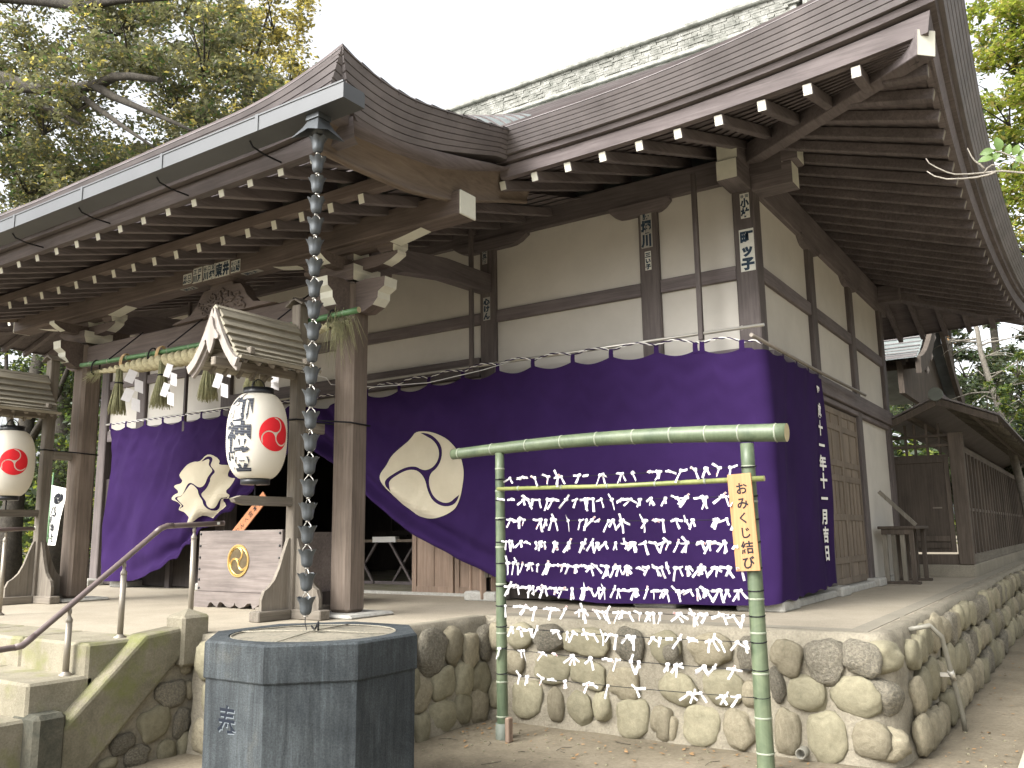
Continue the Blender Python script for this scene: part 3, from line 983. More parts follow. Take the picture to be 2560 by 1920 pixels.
# --- porch beams: purlin, tie beam, side beams
beam('porch_purlin', -11.75, -4.31, 5.67, 5.90, 4.275, 4.50, 'beam_x', 0.012)
mb = MB().box(-4.312, -4.295, 5.672, 5.898, 4.277, 4.498, 0, 0.006); mb.build('beam_end', 'endpaint', HL)
mb = MB().box(-11.765, -11.748, 5.672, 5.898, 4.277, 4.498, 0, 0.006); mb.build('beam_end', 'endpaint', HL)
beam('porch_tie_beam', PX[1] + 0.125, PX[0] - 0.125, 5.79, 5.98, 3.625, 3.90, 'beam_x', 0.015)
for x in (-5.72, -10.33):
    pts = [(6.02, 4.28), (6.5, 4.44), (7.2, 4.54), (8.04, 4.56)]
    lo = [(8.04, 4.34), (7.2, 4.31), (6.5, 4.21), (6.02, 4.02)]
    MB().prism(pts + lo, lambda y, z: (x - 0.075, y, z), (0.15, 0, 0)).build('rainbow_beam', 'eave_y', HL)

# brackets on the porch posts
def bracket(px, sgn):
    br = MB()
    y = 5.895
    prof = [(0.13, 3.95), (0.185, 4.02), (0.185, 4.085)]
    for (h0, za), (h1, zb) in zip(prof, prof[1:]):
        V = []
        for hh, z in ((h0, za), (h1, zb)):
            V += [(px - hh, y - hh, z), (px + hh, y - hh, z), (px + hh, y + hh, z), (px - hh, y + hh, z)]
        for i, mt in ((0, 0), (1, 1), (2, 0), (3, 1)):
            j = (i + 1) % 4
            br.add([V[i], V[j], V[4 + j], V[4 + i]], [(0, 1, 2, 3)], mt)
    br.add([(px - .185, y - .185, 4.085), (px + .185, y - .185, 4.085), (px + .185, y + .185, 4.085), (px - .185, y + .185, 4.085)], [(0, 1, 2, 3)])
    b = br.build('bearing_block', ['beam_x', 'endpaint'], HL)
    # bow arm with three small blocks
    L, zt, zb = 0.62, 4.165, 4.05
    def bow(dirn):
        poly = []
        for i in range(15):
            t = -1 + 2 * i / 14
            a = abs(t)
            z = zb if a < 0.5 else zb + 0.085 * ((a - 0.5) / 0.5) ** 2.2
            poly.append((t * L, z))
        poly += [(L, zt), (-L, zt)]
        n = len(poly)
        sm = lambda i: 1 if i in (n - 3, n - 1) or i in (0, 1, 12, 13) else 0
        if dirn == 'x':
            return MB().prism(poly, lambda u_, z: (px + u_, y - 0.06, z), (0, 0.12, 0), 0, sm)
        return MB().prism([(u_ * 0.8, z) for u_, z in poly], lambda u_, z: (px - 0.055, y + u_, z), (0.11, 0, 0), 0, sm)
    bow('x').build('bow_arm', ['beam_x', 'endpaint'], b)
    bow('y').build('bow_arm', ['beam_x', 'endpaint'], b)
    for q in (-0.5, 0, 0.5):
        s = MB()
        x = px + q
        V = []
        for hh, z in ((0.075, zt), (0.105, zt + 0.05), (0.105, zt + 0.105)):
            V.append([(x - hh, y - hh, z), (x + hh, y - hh, z), (x + hh, y + hh, z), (x - hh, y + hh, z)])
        for lo, hi in zip(V, V[1:]):
            for i, mt in ((0, 0), (1, 1), (2, 0), (3, 1)):
                j = (i + 1) % 4
                s.add([lo[i], lo[j], hi[j], hi[i]], [(0, 1, 2, 3)], mt)
        s.build('small_block', ['beam_x', 'endpaint'], b)
    # boat arm straight under the purlin with cream curled ends
    poly = []
    L2 = 0.98
    for i in range(17):
        t = -1 + 2 * i / 16
        a = abs(t)
        z = 4.215 if a < 0.62 else 4.215 + 0.058 * ((a - 0.62) / 0.38) ** 1.2
        poly.append((t * L2, z))
    poly += [(L2, 4.278), (-L2, 4.278)]
    n = len(poly)
    MB().prism(poly, lambda u_, z: (px + u_, y - 0.16, z), (0, 0.15, 0), 0,
               lambda i: 1 if i in (0, 1, 2, 13, 14, 15, n - 3, n - 1) else 0).build('boat_arm', ['beam_x', 'endpaint'], b)
    # carved nose beyond the post, with a painted end
    prof = [(0, 3.64), (0.10, 3.63), (0.22, 3.68), (0.28, 3.74), (0.285, 3.80), (0.36, 3.84), (0.37, 3.93), (0.12, 3.945), (0, 3.93)]
    MB().prism([(sgn * (0.12 + q), z) for q, z in prof], lambda u_, z: (px + u_, y - 0.085, z), (0, 0.17, 0), 0,
               lambda i: 1 if i in (2, 3, 4, 5) else 0).build('carved_nose', ['beam_x', 'endpaint'], b)
    MB().prism([(-(0.12 + q * 0.8), z) for q, z in prof], lambda u_, z: (px - 0.08, y + u_, z), (0.16, 0, 0), 0,
               lambda i: 1 if i in (2, 3, 4, 5) else 0).build('carved_nose', ['beam_x', 'endpaint'], b)
bracket(PX[0], 1)
bracket(PX[1], -1)

# frog-leg strut with a carved relief
cxk = -7.55
half = [(0.0, 4.235), (0.17, 4.235), (0.19, 4.20), (0.30, 4.19), (0.36, 4.13), (0.41, 4.05), (0.52, 3.96), (0.70, 3.93), (0.84, 3.90)]
poly = half + [(-x, z) for x, z in reversed(half[1:])]
KM = MB().prism(poly, lambda u_, z: (cxk + u_, 5.74, z), (0, 0.13, 0)).build('frog_leg_strut', 'beam_x', HL)
rr = random.Random(3)
mb = MB()
for i in range(46):
    a = rr.uniform(0, 2 * pi); u_ = rr.uniform(-0.36, 0.36); z = rr.uniform(3.93, 4.15 - abs(u_) * 0.28)
    path = [(cxk + u_ + 0.05 * cos(a + t * 0.9) * (1 - t / 7), 5.735, z + 0.035 * sin(a + t * 0.9) * (1 - t / 7)) for t in range(6)]
    mb.tube(path, [0.014, 0.016, 0.014, 0.012, 0.010, 0.006], 5)
mb.build('carved_relief', 'beam_x', KM)
MB().prism([(-.15, 4.235), (-.2, 4.275), (.2, 4.275), (.15, 4.235)], lambda u_, z: (cxk + u_, 5.69, z), (0, 0.22, 0)).build('small_block', 'beam_x', HL)

# --- rafters: one bar each, cream painted end
SL = 0.335
def rafter(p, q, w=0.072, h=0.088, name='rafter', end='endpaint'):
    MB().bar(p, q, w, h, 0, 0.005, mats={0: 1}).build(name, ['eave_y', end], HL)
def front_rafter(x, left=False, back=False):
    p = eave_front(x)
    yin = 8.3 if x < XR else YF - (x - XR) + 0.02
    if yin < p[1] + 0.25:
        return
    q = (x, yin, BZ + SL * (yin - BY) + 0.5 * (p[2] - BZ) * (8.3 - yin) / 2)
    rafter(mx(p, left, back), mx(q, left, back))
def side_rafter(y, left=False, back=False):
    p = eave_side(y)
    xin = -2.75 if y > YF else XR - (y - YF) - 0.0
    if xin > p[0] - 0.25:
        return
    q = (xin, y, BZ + SL * (BX - xin) + 0.5 * (p[2] - BZ) * (xin + 2.75) / 2)
    rafter(mx(p, left, back), mx(q, left, back), end='shadedpaint')
for k in range(11):
    x = -1.13 - 0.352 * k
    front_rafter(x)
    front_rafter(x, left=True)
    if k < 6:
        front_rafter(x, back=True)
        front_rafter(x, left=True, back=True)
for k in range(13):
    y = 6.55 + 0.361 * k
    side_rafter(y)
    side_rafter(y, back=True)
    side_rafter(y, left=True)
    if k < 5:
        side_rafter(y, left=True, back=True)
# hip rafters
for lf, bk in ((0, 0), (0, 1), (1, 0), (1, 1)):
    p = mx((-0.655, 6.205, 4.865), lf, bk); q = mx((-2.62, 8.17, 5.24), lf, bk)
    MB().bar(p, q, 0.15, 0.19, 0, 0.006, mats={0: 1}).build('hip_rafter', ['eave_y', 'endpaint'], HL)

# soffit boards above the rafters, lapped
def soffit(left=False, back=False):
    mb = MB()
    n = 9
    for i in range(n):
        t0, t1 = i / n, (i + 1.08) / n
        for (fn, lim, a0, a1, cnt) in (('f', 0, XV - 0.7, -0.72, 26), ('s', 1, 6.27, YM + 0.02, 30)):
            r0, r1 = [], []
            for k in range(cnt + 1):
                s = lerp(a0, a1, (k / cnt))
                if fn == 'f':
                    p = Vector(eave_front(s, 0.03, 0.052)); yin = 8.25 if s < XR else YF - (s - XR)
                    q = Vector((s, max(yin, p.y), BZ + 0.052 + SL * (max(yin, p.y) - BY)))
                else:
                    p = Vector(eave_side(s, 0.03, 0.052)); xin = -2.7 if s > YF else XR - (s - YF)
                    q = Vector((min(xin, p.x), s, BZ + 0.052 + SL * (BX - min(xin, p.x))))
                a = p.lerp(q, t0); b = p.lerp(q, t1)
                r0.append(mx((a.x, a.y, a.z + 0.0), left, back)); r1.append(mx((b.x, b.y, b.z + 0.016), left, back))
            mb.sheet([r0, r1], 0, False)
            lip = [mx_ for mx_ in r1]
            mb.sheet([r1, [(q[0], q[1], q[2] - 0.016) for q in lip]], 0, False)
    mb.build('soffit_boards', 'eave_x', HL)
soffit(); soffit(left=True); soffit(back=True)

# --- eave edge: boards and stacked copper courses, swept round the corner
def sweep_prof(name, prof, mat, left=False, back=False, xstart=XV, yend=None):
    ye = YM if yend is None else yend
    rows = []
    for (o, dz, w) in prof:
        rw = []
        xc = BX + 0.13 + o
        for k in range(25):
            x = lerp(xstart, xc, (k / 24) ** 0.8)
            rw.append(mx(eave_front(x, o, dz, w), left, back))
        y0 = BY - 0.13 - o
        for k in range(1, 25):
            y = lerp(y0, ye, (k / 24) ** 1.3)
            rw.append(mx(eave_side(y, o, dz, w), left, back))
        rows.append(rw)
    return MB().sheet(rows, 0, False).build(name, mat, HL)
P_BOARD = [(-0.03, 0.05, 0), (0.045, 0.048, 0.1), (0.075, 0.15, 0.3), (-0.03, 0.152, 0.3)]
P_BOARD2 = [(0.02, 0.158, 0.3), (0.115, 0.165, 0.4), (0.13, 0.205, 0.45), (0.02, 0.21, 0.45)]
P_COP = [(0.03, 0.212, 0.45)]
for i in range(6):
    o = 0.165 + 0.021 * i; z = 0.212 + 0.0315 * i; w = 0.5 + 0.09 * i
    P_COP += [(o, z, w), (o + 0.017, z + 0.0272, w + 0.07), (o + 0.008, z + 0.0276, w + 0.07), (o + 0.008, z + 0.0312, w + 0.08)]
P_COP += [(0.29, 0.402, 1.0), (0.285, 0.412, 1.0)]
for lf, bk in ((0, 0), (0, 1), (1, 0), (1, 1)):
    sweep_prof('eave_board', P_BOARD, 'eave_x', lf, bk, XV - 0.25)
    sweep_prof('eave_batten', P_BOARD2, 'eave_x', lf, bk, XV - 0.25)
    sweep_prof('copper_eave_edge', P_COP, 'copper', lf, bk, XV - 0.14)

# --- main roof, laid in courses
TY = BY - 0.29; TZ = BZ + 0.41
def roof_z(d):
    return TZ + 0.600 * d + 0.006 * d * d
RIDGE_D = YM - 0.2 - TY
def main_course(i, n, left, back):
    d0, d1 = RIDGE_D * i / n, RIDGE_D * (i + 1.0) / n
    rows = []
    for d, up in ((d0, 0.022), (d1, 0.0)):
        rw = []
        for k in range(31):
            xe = -2.35 if d > 2.1 else -0.39 - d * 0.93
            x = lerp(XC, xe, (k / 30) ** 0.75)
            c = max(0, -0.39 - x)
            fade = max(0, 1 - d / 2.0)
            y = TY - sweep(c) * fade + d
            z = roof_z(d) + up + sori(c, 1.0) * fade
            rw.append(mx((x, y, z), left, back))
        rows.append(rw)
    lip = [(q[0], q[1] + (-0.012 if back else 0.012), q[2] - 0.026) for q in rows[0]]
    return MB().sheet(rows, 0, False).sheet([lip, rows[0]], 1, False).build('roof_course', ['patina', 'eave_x'], HL)
for i in range(20):
    for lf in (0, 1):
        main_course(i, 20, lf, 0)
for i in range(6):
    for lf in (0, 1):
        main_course(i, 6, lf, 1)
def side_roof(left):
    rows = []
    for j in range(9):
        d = 2.1 * j / 8
        rw = []
        for k in range(41):
            y0 = TY - 0.1 + d; y1 = 2 * YM - y0
            y = lerp(y0, y1, k / 40)
            c = max(0, min(y - 5.92, (2 * YM - 5.92) - y))
            fade = max(0, 1 - d / 2.0)
            rw.append(mx((-0.52 + sweep(c) * fade - d, y, roof_z(d) + sori(c, 1.0) * fade), left))
        rows.append(rw)
    MB().sheet(rows).build('side_roof', 'patina', HL)
    x = -2.6
    poly = [(TY + 1.9, roof_z(2.0) - 0.1)] + [(TY + 2 + t * 0.5, roof_z(2 + t * 0.5)) for t in range(6)] + [(YM, roof_z(RIDGE_D))]
    poly = poly + [(2 * YM - y, z) for y, z in reversed(poly[:-1])]
    MB().prism([(y, z - 0.02) for y, z in poly], lambda y, z: mx((x, y, z), left), (-0.1 if not left else 0.1, 0, 0)).build('gable_wall', 'eave_z', HL)
side_roof(0); side_roof(1)

# ridge: box ridge of lapped sheets
RG = MB()
zr = roof_z(RIDGE_D)
RG.box(-13.2, -2.55, YM - 0.24, YM + 0.24, zr - 0.25, zr + 0.10, 0, 0.01)
RG.box(-13.1, -2.65, YM - 0.17, YM + 0.17, zr + 0.10, zr + 0.42, 0, 0.01)
RG = RG.build('ridge', 'moss_ridge', HL)
mb = MB(); rr = random.Random(5)
for j in range(9):
    z = zr + 0.10 + j * 0.0365
    x = -13.1 + rr.uniform(0, .2)
    while x < -2.8:
        w = rr.uniform(0.10, 0.26)
        mb.box(x, x + w - 0.006, YM - 0.195 - rr.uniform(0, 0.016), YM - 0.16, z, z + 0.033)
        x += w
mb.build('ridge_tiles', 'moss_ridge', RG)['kind'] = 'stuff'
mb = MB()
mb.box(-13.25, -2.5, YM - 0.26, YM + 0.26, zr + 0.43, zr + 0.50, 0, 0.015)
mb.box(-13.22, -2.53, YM - 0.29, YM + 0.29, zr + 0.01, zr + 0.055, 0, 0.01)
mb.build('ridge_cap', 'moss_ridge', RG)
MB().box(-2.55, -2.43, YM - 0.3, YM + 0.3, zr - 0.2, zr + 0.62, 0, 0.05).build('ridge_end_tile', 'moss_ridge', RG)

# --- porch roof
PY0 = 3.98
def porch_z(y, x):
    d = y - PY0
    c = max(0.0, min(XV - x, x - (2 * XC - XV)))
    k = 1 - exp(-(c / 0.30) ** 2)
    z = lerp(4.705 + 0.165 * d + 0.019 * d * d, 4.705 + 0.27 * d + 0.035 * d * d, k)
    s = (0.17 * (1 - c / 1.2) ** 2 if c < 1.2 else 0) + (0.045 * (1 - c / 4.0) if c < 4.0 else 0)
    return z + s * max(0.0, 1 - d / 0.95) ** 2
def verge_z(y):
    return porch_z(y, XV)
XL_ = 2 * XC - XV
n = 16
for i in range(n):
    y0, y1 = lerp(PY0, 7.15, i / n), lerp(PY0, 7.15, (i + 1) / n)
    rows = []
    for y, up in ((y0 + 0.01, -0.02), (y0, 0.02), (y1, 0.0)):
        xs_ = [lerp(XL_, XV, 0.5 - 0.5 * cos(pi * k / 70)) for k in range(71)]
        rows.append([(x, y, porch_z(y, x) + up) for x in xs_])
    MB().sheet(rows[1:], 0, False).sheet(rows[:2], 1, False).build('roof_course', ['patina', 'eave_x'], HL)
# front edge in stacked copper courses (small steps) and boards
def porch_front(name, prof, mat):
    rows = []
    for (o, dz, w) in prof:
        rw = []
        for k in range(61):
            x = lerp(XL_ - 0.0, XV + 0.0, k / 60)
            lift = porch_z(PY0, x) - 4.705
            xx = x
            if o < 0.28:                       # mitre with the verge
                xx = lerp(XL_ + (0.29 - o) * 0.45, XV - (0.29 - o) * 0.45, k / 60)
            rw.append((xx, PY0 + 0.29 - o, 4.30 + dz + lift * w))
        rows.append(rw)
    return MB().sheet(rows, 0, False).build(name, mat, HL)
porch_front('copper_eave_edge', P_COP, 'copper')
porch_front('eave_board', P_BOARD, 'eave_x')
porch_front('eave_batten', P_BOARD2, 'eave_x')
# verges: stacked courses that follow the curve of the edge
def verge(left):
    ysam = [lerp(PY0, 6.34, k / 30) for k in range(31)]
    def th(y):
        return interp(y, ((PY0, 0.31), (5.2, 0.29), (6.05, 0.22), (6.34, 0.18)))
    prof = []
    for i in range(6):
        t = i / 6
        o = -0.125 + 0.02 * i
        prof += [(o, -1 + t), (o + 0.016, -1 + t + 0.142), (o + 0.007, -1 + t + 0.146), (o + 0.007, -1 + t + 0.163)]
    prof += [(0.0, -0.005), (0.0, 0.03)]
    prof = [(-0.3, -1.0)] + prof
    rows = [[mx((XV + o, y, (verge_z(y) if y < 6.05 else porch_z(6.05, XV)) + t * th(y)), left) for y in ysam] for o, t in prof]
    MB().sheet(rows, 0, False).build('copper_verge', 'copper', HL)
    # board under the courses and the broad curved bargeboard behind it
    def bz(y):
        return interp(y, ((4.0, 4.47), (4.4, 4.465), (4.74, 4.485), (5.35, 4.56), (5.9, 4.73), (6.26, 4.86), (6.5, 4.92)))
    ys2 = [lerp(4.02, 6.5, k / 24) for k in range(25)]
    rows = [[mx((XV - 0.13, y, max(bz(y) + 0.02, verge_z(min(y, 6.05)) - 0.30)), left) for y in ys2],
            [mx((XV - 0.145, y, bz(y)), left) for y in ys2], [mx((XV - 0.35, y, bz(y) + 0.01), left) for y in ys2]]
    MB().sheet(rows).build('verge_board', 'eave_y', HL)
    def hz(y):
        return interp(y, ((4.1, 4.31), (4.5, 4.305), (5.14, 4.33), (5.6, 4.41), (6.03, 4.53), (6.55, 4.70), (6.9, 4.80)))
    ys3 = [lerp(4.12, 6.9, k / 28) for k in range(29)]
    rows = []
    for t in range(7):
        a = t / 6
        rows.append([mx((XV - 0.19 - 0.17 * a ** 0.75, y, lerp(bz(min(y, 6.5)) + 0.02 + max(0, y - 6.5) * 0.3, hz(y) + 0.02, a ** 1.6)), left) for y in ys3])
    rows.append([mx((XV - 0.355, y, hz(y) + 0.018), left) for y in ys3])
    rows.append([mx((XV - 0.352, y, hz(y) - 0.012), left) for y in ys3])
    rows.append([mx((XV - 0.40, y, hz(y) - 0.014), left) for y in ys3])
    rows.append([mx((XV - 0.42, y, hz(y) + 0.10), left) for y in ys3])
    MB().sheet(rows).build('bargeboard', 'bargewood', HL)
M['bargewood'] = wood('bargeboard_wood', (0.15, 0.115, 0.09), (0.235, 0.19, 0.15), 'y', 0.8, 0.03, 0.2)
verge(0); verge(1)
# porch rafters: flying row and base row, with the board that carries the flying ones
for k in range(22):
    x = -4.62 - 0.3535 * k
    lift = 0.3 * (porch_z(PY0, x) - 4.705)
    rafter((x, 4.27, 4.325 + lift), (x, 5.20, 4.585 + lift * 0.2), 0.07, 0.088, 'flying_rafter')
for k in range(20):
    x = -4.80 - 0.3535 * k
    rafter((x, 4.98, 4.30), (x, 8.0, 5.12), 0.07, 0.088, 'base_rafter')
MB().box(-11.7, -4.42, 4.99, 5.085, 4.355, 4.462, 0, 0.006).build('kioi_board', 'beam_x', HL)
mb = MB()
for i in range(5):
    y0 = 4.26 + i * 0.18
    mb.add([(XL_ + .3, y0, 4.375 + (y0 - 4.27) * .28), (XV - .3, y0, 4.375 + (y0 - 4.27) * .28), (XV - .3, y0 + .185, 4.39 + (y0 - 4.085) * .28), (XL_ + .3, y0 + .185, 4.39 + (y0 - 4.085) * .28)], [(0, 1, 2, 3)])
for i in range(12):
    y0 = 5.02 + i * 0.25
    mb.add([(XL_ + .35, y0, 4.362 + (y0 - 4.98) * .2715), (XV - .35, y0, 4.362 + (y0 - 4.98) * .2715), (XV - .35, y0 + .255, 4.376 + (y0 - 4.725) * .2715), (XL_ + .35, y0 + .255, 4.376 + (y0 - 4.725) * .2715)], [(0, 1, 2, 3)])
mb.build('soffit_boards', 'eave_x', HL)

# gutter along the porch eave, with straps and hooks
mb = MB()
gx0, gx1, gy0, gy1 = -12.3, -3.89, 3.85, 4.055
mb.box(gx0, gx1, gy0, gy0 + 0.008, 4.435, 4.553)
mb.box(gx0, gx1, gy0 + 0.008, gy1, 4.435, 4.443)
mb.box(gx0, gx1, gy1 - 0.006, gy1, 4.443, 4.535)
mb.box(gx1 - 0.006, gx1, gy0 + 0.008, gy1 - 0.006, 4.443, 4.548)
mb.box(gx0, gx1, gy0 - 0.006, gy0 + 0.012, 4.546, 4.558)
GT = mb.build('gutter', 'gutter', HL)
for i in range(7):
    x = -4.75 - i * 1.13
    MB().box(x - 0.016, x + 0.016, gy0 - 0.007, gy0 - 0.0005, 4.43, 4.562).build('gutter_strap', 'gutter', GT)
    MB().tube([(x - 0.16, 3.92, 4.43), (x - 0.16, 3.95, 4.395), (x - 0.16, 4.05, 4.375), (x - 0.16, 4.30, 4.37)], 0.007, 6).build('gutter_hook', 'rope_dark', GT)

# hangers that carry the curtain rods
for x, zt in ((-5.738, 5.2), (-3.0, 5.05), (-10.94, 5.2)):
    MB().box(x - 0.024, x + 0.024, 7.755, 7.80, 3.36 if x > -10 else 3.05, zt, 0, 0.004).build('rod_hanger', 'eave_z', HL)

# ---------------------------------------------------------------- name slips pasted on the timber
def name_slip(x0, x1, z0, z1, y, chars, small='', mat='label', ink='blueink', cols=1):
    s = MB().box(x0, x1, y - 0.0025, y, z0, z1).build('name_slip', mat, HL)
    w, h = x1 - x0, z1 - z0
    sh = []
    top = z1 - 0.01
    if small:
        k = len(small)
        for i, ch in enumerate(small):
            sz = w / (k + 0.6)
            sh.append(moved(glyph(ch, 0.03), sz, sz, x0 + w * (i + 0.5) / k, top - sz * 0.55))
        top -= w / (k + 0.6) * 1.1
    rows = -(-len(chars) // cols)
    ch_h = (top - z0 - 0.006) / rows
    for i, ch in enumerate(chars):
        c_, r_ = (i // rows, i % rows)
        cw = w / cols
        xx = x1 - cw * (c_ + 0.5)
        sh.append(moved(glyph(ch, 0.065), cw * 0.88, min(ch_h, cw * 1.5) * 0.93, xx, top - ch_h * (r_ + 0.5)))
    place_flat(flat(sh), 'lettering', ink, s, lambda a, b: (a, y - 0.004, b))
yw = YF - 0.003
name_slip(-2.662, -2.517, 4.042, 4.468, yw, '町ッ子', ink='blueink')
name_slip(-2.632, -2.541, 4.580, 4.836, yw, '小林', '谷田')
name_slip(-3.71, -3.583, 4.488, 4.889, yw, '堀川', '講', 'oldlabel')
name_slip(-3.676, -3.607, 4.245, 4.448, yw, '三い子')
name_slip(-5.763, -5.664, 4.018, 4.294, yw, '心けん', mat='oldlabel')
name_slip(-5.772, -5.701, 4.704, 4.905, yw, '金五郎', mat='oldlabel')
for (a, b, z0, z1, t, sm) in ((-8.123, -7.976, 4.30, 4.416, '○桐', '谷口'), (-7.955, -7.797, 4.285, 4.453, '及川', '江戸'), (-7.777, -7.577, 4.283, 4.452, '堀川', '谷口足'), (-7.567, -7.342, 4.28, 4.445, '井東', ''), (-7.317, -7.17, 4.288, 4.421, '勝山', '谷口黒')):
    name_slip(a, b, z0, z1, 5.669, t, sm, cols=2)
# slips pasted under the purlin
for a, b in ((-8.22, -8.0), (-7.2, -6.93)):
    s = MB().box(a, b, 5.70, 5.78, 4.272, 4.2745).build('name_slip', 'oldlabel', HL)
    place_flat(flat([moved(glyph(c, .04), .06, .06, a + .05 + i * .06, 5.74, -pi / 2) for i, c in enumerate('辰巳屋')]), 'lettering', 'blueink', s, lambda p, q: (p, q, 4.2705))

# ---------------------------------------------------------------- purple curtains
CT = (-8.45, 2.75)               # where both front curtains are gathered up
def rodz(x):
    return 3.425
HEM_R = ((-8.45, 2.75), (-8.0, 2.53), (-7.6, 2.28), (-7.28, 2.06), (-6.94, 1.82), (-6.54, 1.565), (-5.97, 1.30), (-5.43, 1.115), (-5.0, 0.985), (-4.6, 0.905), (-4.2, 0.875), (-2.4, 0.905))
HEM_L = ((-12.72, 0.93), (-12.0, 0.945), (-11.6, 1.02), (-11.23, 1.14), (-10.6, 1.46), (-10.2, 1.70), (-9.84, 1.88), (-9.4, 2.12), (-9.0, 2.38), (-8.45, 2.75))
TABS = [-2.585, -2.98, -3.05, -3.46, -3.937, -4.39, -4.874, -5.345, -5.83, -6.32, -6.8, -7.3, -7.8, -8.3]
TABS_L = [-8.6, -9.1, -9.55, -10.05, -10.5, -10.95, -11.4, -11.85, -12.3, -12.7]
def top_z(x, tabs, base):
    t = sorted(tabs)
    z = base(x)
    for a, b in zip(t, t[1:]):
        if a <= x <= b:
            u_ = (x - a) / (b - a)
            return z - 0.055 * 4 * u_ * (1 - u_) * min(1, (b - a) / 0.45)
    return z
def topR(x):
    return top_z(x, TABS, lambda q: interp(q, ((-8.45, 3.20), (-5.3, 3.335), (-3.4, 3.30), (-2.9, 3.25), (-2.4, 3.20))))
def topL(x):
    return top_z(x, TABS_L, lambda q: interp(q, ((-12.7, 3.27), (-8.45, 3.25))))
def drape(x, z, top, hem, left):
    d = z - hem                         # height above the hem
    lift = max(0.0, min(1.0, (hem - 0.87) / 0.55))
    D = 0.075 * lift * sin(d * 2 * pi / (0.20 + 0.25 * d) + (0.6 if left else 0.0)) * exp(-d / 0.55)
    # soft folds that fan out from the gathered point
    an = atan2(CT[1] + 0.9 - z, abs(x - CT[0]) + 0.25)
    rd = sqrt((x - CT[0]) ** 2 + (z - CT[1]) ** 2)
    D += 0.030 * sin(an * 26 + 0.8 * sin(x * 2.0)) * min(1.0, 1.6 / (rd + 0.5))
    D += 0.030 * sin(x * 5.2 + (z - 2.0) * 2.6 + 1.2 * n3(x * 0.7, z * 0.5)) * (0.35 + 0.65 * min(1, max(0, (3.3 - z) / 1.4)))
    uu = x * 0.87 - z * 0.42; vv = x * 0.45 + z * 0.9
    D += 0.030 * n3(uu * 2.6, vv * 0.55, 11) + 0.016 * n3(uu * 6.5, vv * 0.9, 15) * (0.4 + 0.6 * abs(n3(x * 0.8, z * 0.8, 2)) * 2)
    D += 0.010 * (1 - abs(n3(uu * 4.0 + 3, vv * 0.5, 21)) * 4) * max(0.0, n3(x * 0.6, z * 0.7, 31) + 0.25)
    dt = max(0.0, top - z)
    D += 0.008 * exp(-dt / 0.5) * sin(dt * 26 + 5 * (x % 0.48 - 0.24) ** 2 * 12) * min(1, dt * 6)
    D += 0.03 * n3(x * 1.1, z * 0.9, 3) + 0.016 * n3(x * 4 + z * 3, z * 2.2, 7)
    return D
def fR(x, z, off=0.0):
    return (x, 7.735 - drape(x, z, topR(x), interp(x, HEM_R), False) - off, z)
def fL(x, z, off=0.0):
    zz = z + 0.035 * sin(x * 13 + z * 6) * max(0.0, min(1.0, (2.9 - z) / 0.8)) * max(0, min(1, (x + 11.4) / 0.5))
    return (x + 0.02 * sin(z * 17) * max(0, min(1, (x + 11.4) / 0.5)), 7.735 - drape(x, z, topL(x), interp(x, HEM_L), True) - off, zz)
def side_curt(y, z, off=0.0):
    D = 0.022 * sin(y * 7.0 + z * 1.2) * min(1, max(0, (3.2 - z) / 1.5)) + 0.02 * n3(y * 1.5, z, 9) + 0.022 * n3(y * 4 - z, z * 0.6, 19)
    return (-2.375 + D + off, y, z)
def curtain_mesh(mb, fn, top, hem, x0, x1, nx, nz):
    rows = []
    for j in range(nz + 1):
        rw = []
        for i in range(nx + 1):
            x = lerp(x0, x1, i / nx)
            zt = top(x); zb = hem(x)
            t = j / nz
            rw.append(fn(x, lerp(zb, zt, t ** 0.85)))
        rows.append(rw)
    mb.sheet(rows)
    return rows
CR = thing('purple_curtain', 'long purple curtain round the hall corner with smooth crest and white date lettering', 'curtain', (-5.4, 7.75, H), 'purple crest curtains')
mb = MB()
rowsR = curtain_mesh(mb, fR, topR, lambda x: interp(x, HEM_R), -8.45, -2.50, 330, 90)
# rounded corner and the side length
def side_top(y):
    k = (y - 7.78) / 0.42
    return interp(y, ((7.7, 3.20), (7.8, 3.20), (9.75, 3.215))) - 0.03 * abs(sin(k * pi))
rows = []
for j in range(91):
    t = (j / 90) ** 0.85
    rw = [rowsR[j][-1]]
    for k in range(1, 8):
        a = k / 8 * pi / 2
        zb = lerp(0.905, 0.93, k / 8); zt = 3.19
        P = Vector(fR(-2.50, lerp(zb, zt, t)))
        Q = Vector(side_curt(7.84, lerp(zb, zt, t)))
        rw.append((lerp(P.x, Q.x, sin(a)), lerp(P.y, Q.y, 1 - cos(a)), lerp(zb, zt, t)))
    for k in range(50):
        y = lerp(7.84, 9.70, k / 49)
        zb = 0.93 + 0.06 * (k / 49) + 0.012 * sin(k * 0.7); zt = side_top(y)
        rw.append(side_curt(y, lerp(zb, zt, t)))
    rows.append(rw)
mb.sheet(rows)
mb.build('cloth', 'purple', CR)
CLF = thing('purple_curtain', 'purple curtain left of the entrance with its cream crest wrinkled by folds', 'curtain', (-11, 7.75, H), 'purple crest curtains')
mb = MB()
curtain_mesh(mb, fL, topL, lambda x: interp(x, HEM_L), -12.72, -8.45, 220, 80)
mb.build('cloth', 'purple', CLF)
def tab(fnx, x, z0, z1, y, parent):
    mb = MB()
    mb.sheet([[(x - .027, y, z0), (x + .027, y, z0)], [(x - .025, y - .006, (z0 + z1) / 2), (x + .025, y - .006, (z0 + z1) / 2)], [(x - .024, y, z1), (x + .024, y, z1)]])
    mb.build('tab', 'purple', parent)
for x in TABS:
    tab(None, x, topR(x) - 0.03, topR(x) + 0.075, fR(x, topR(x))[1] - 0.004, CR)
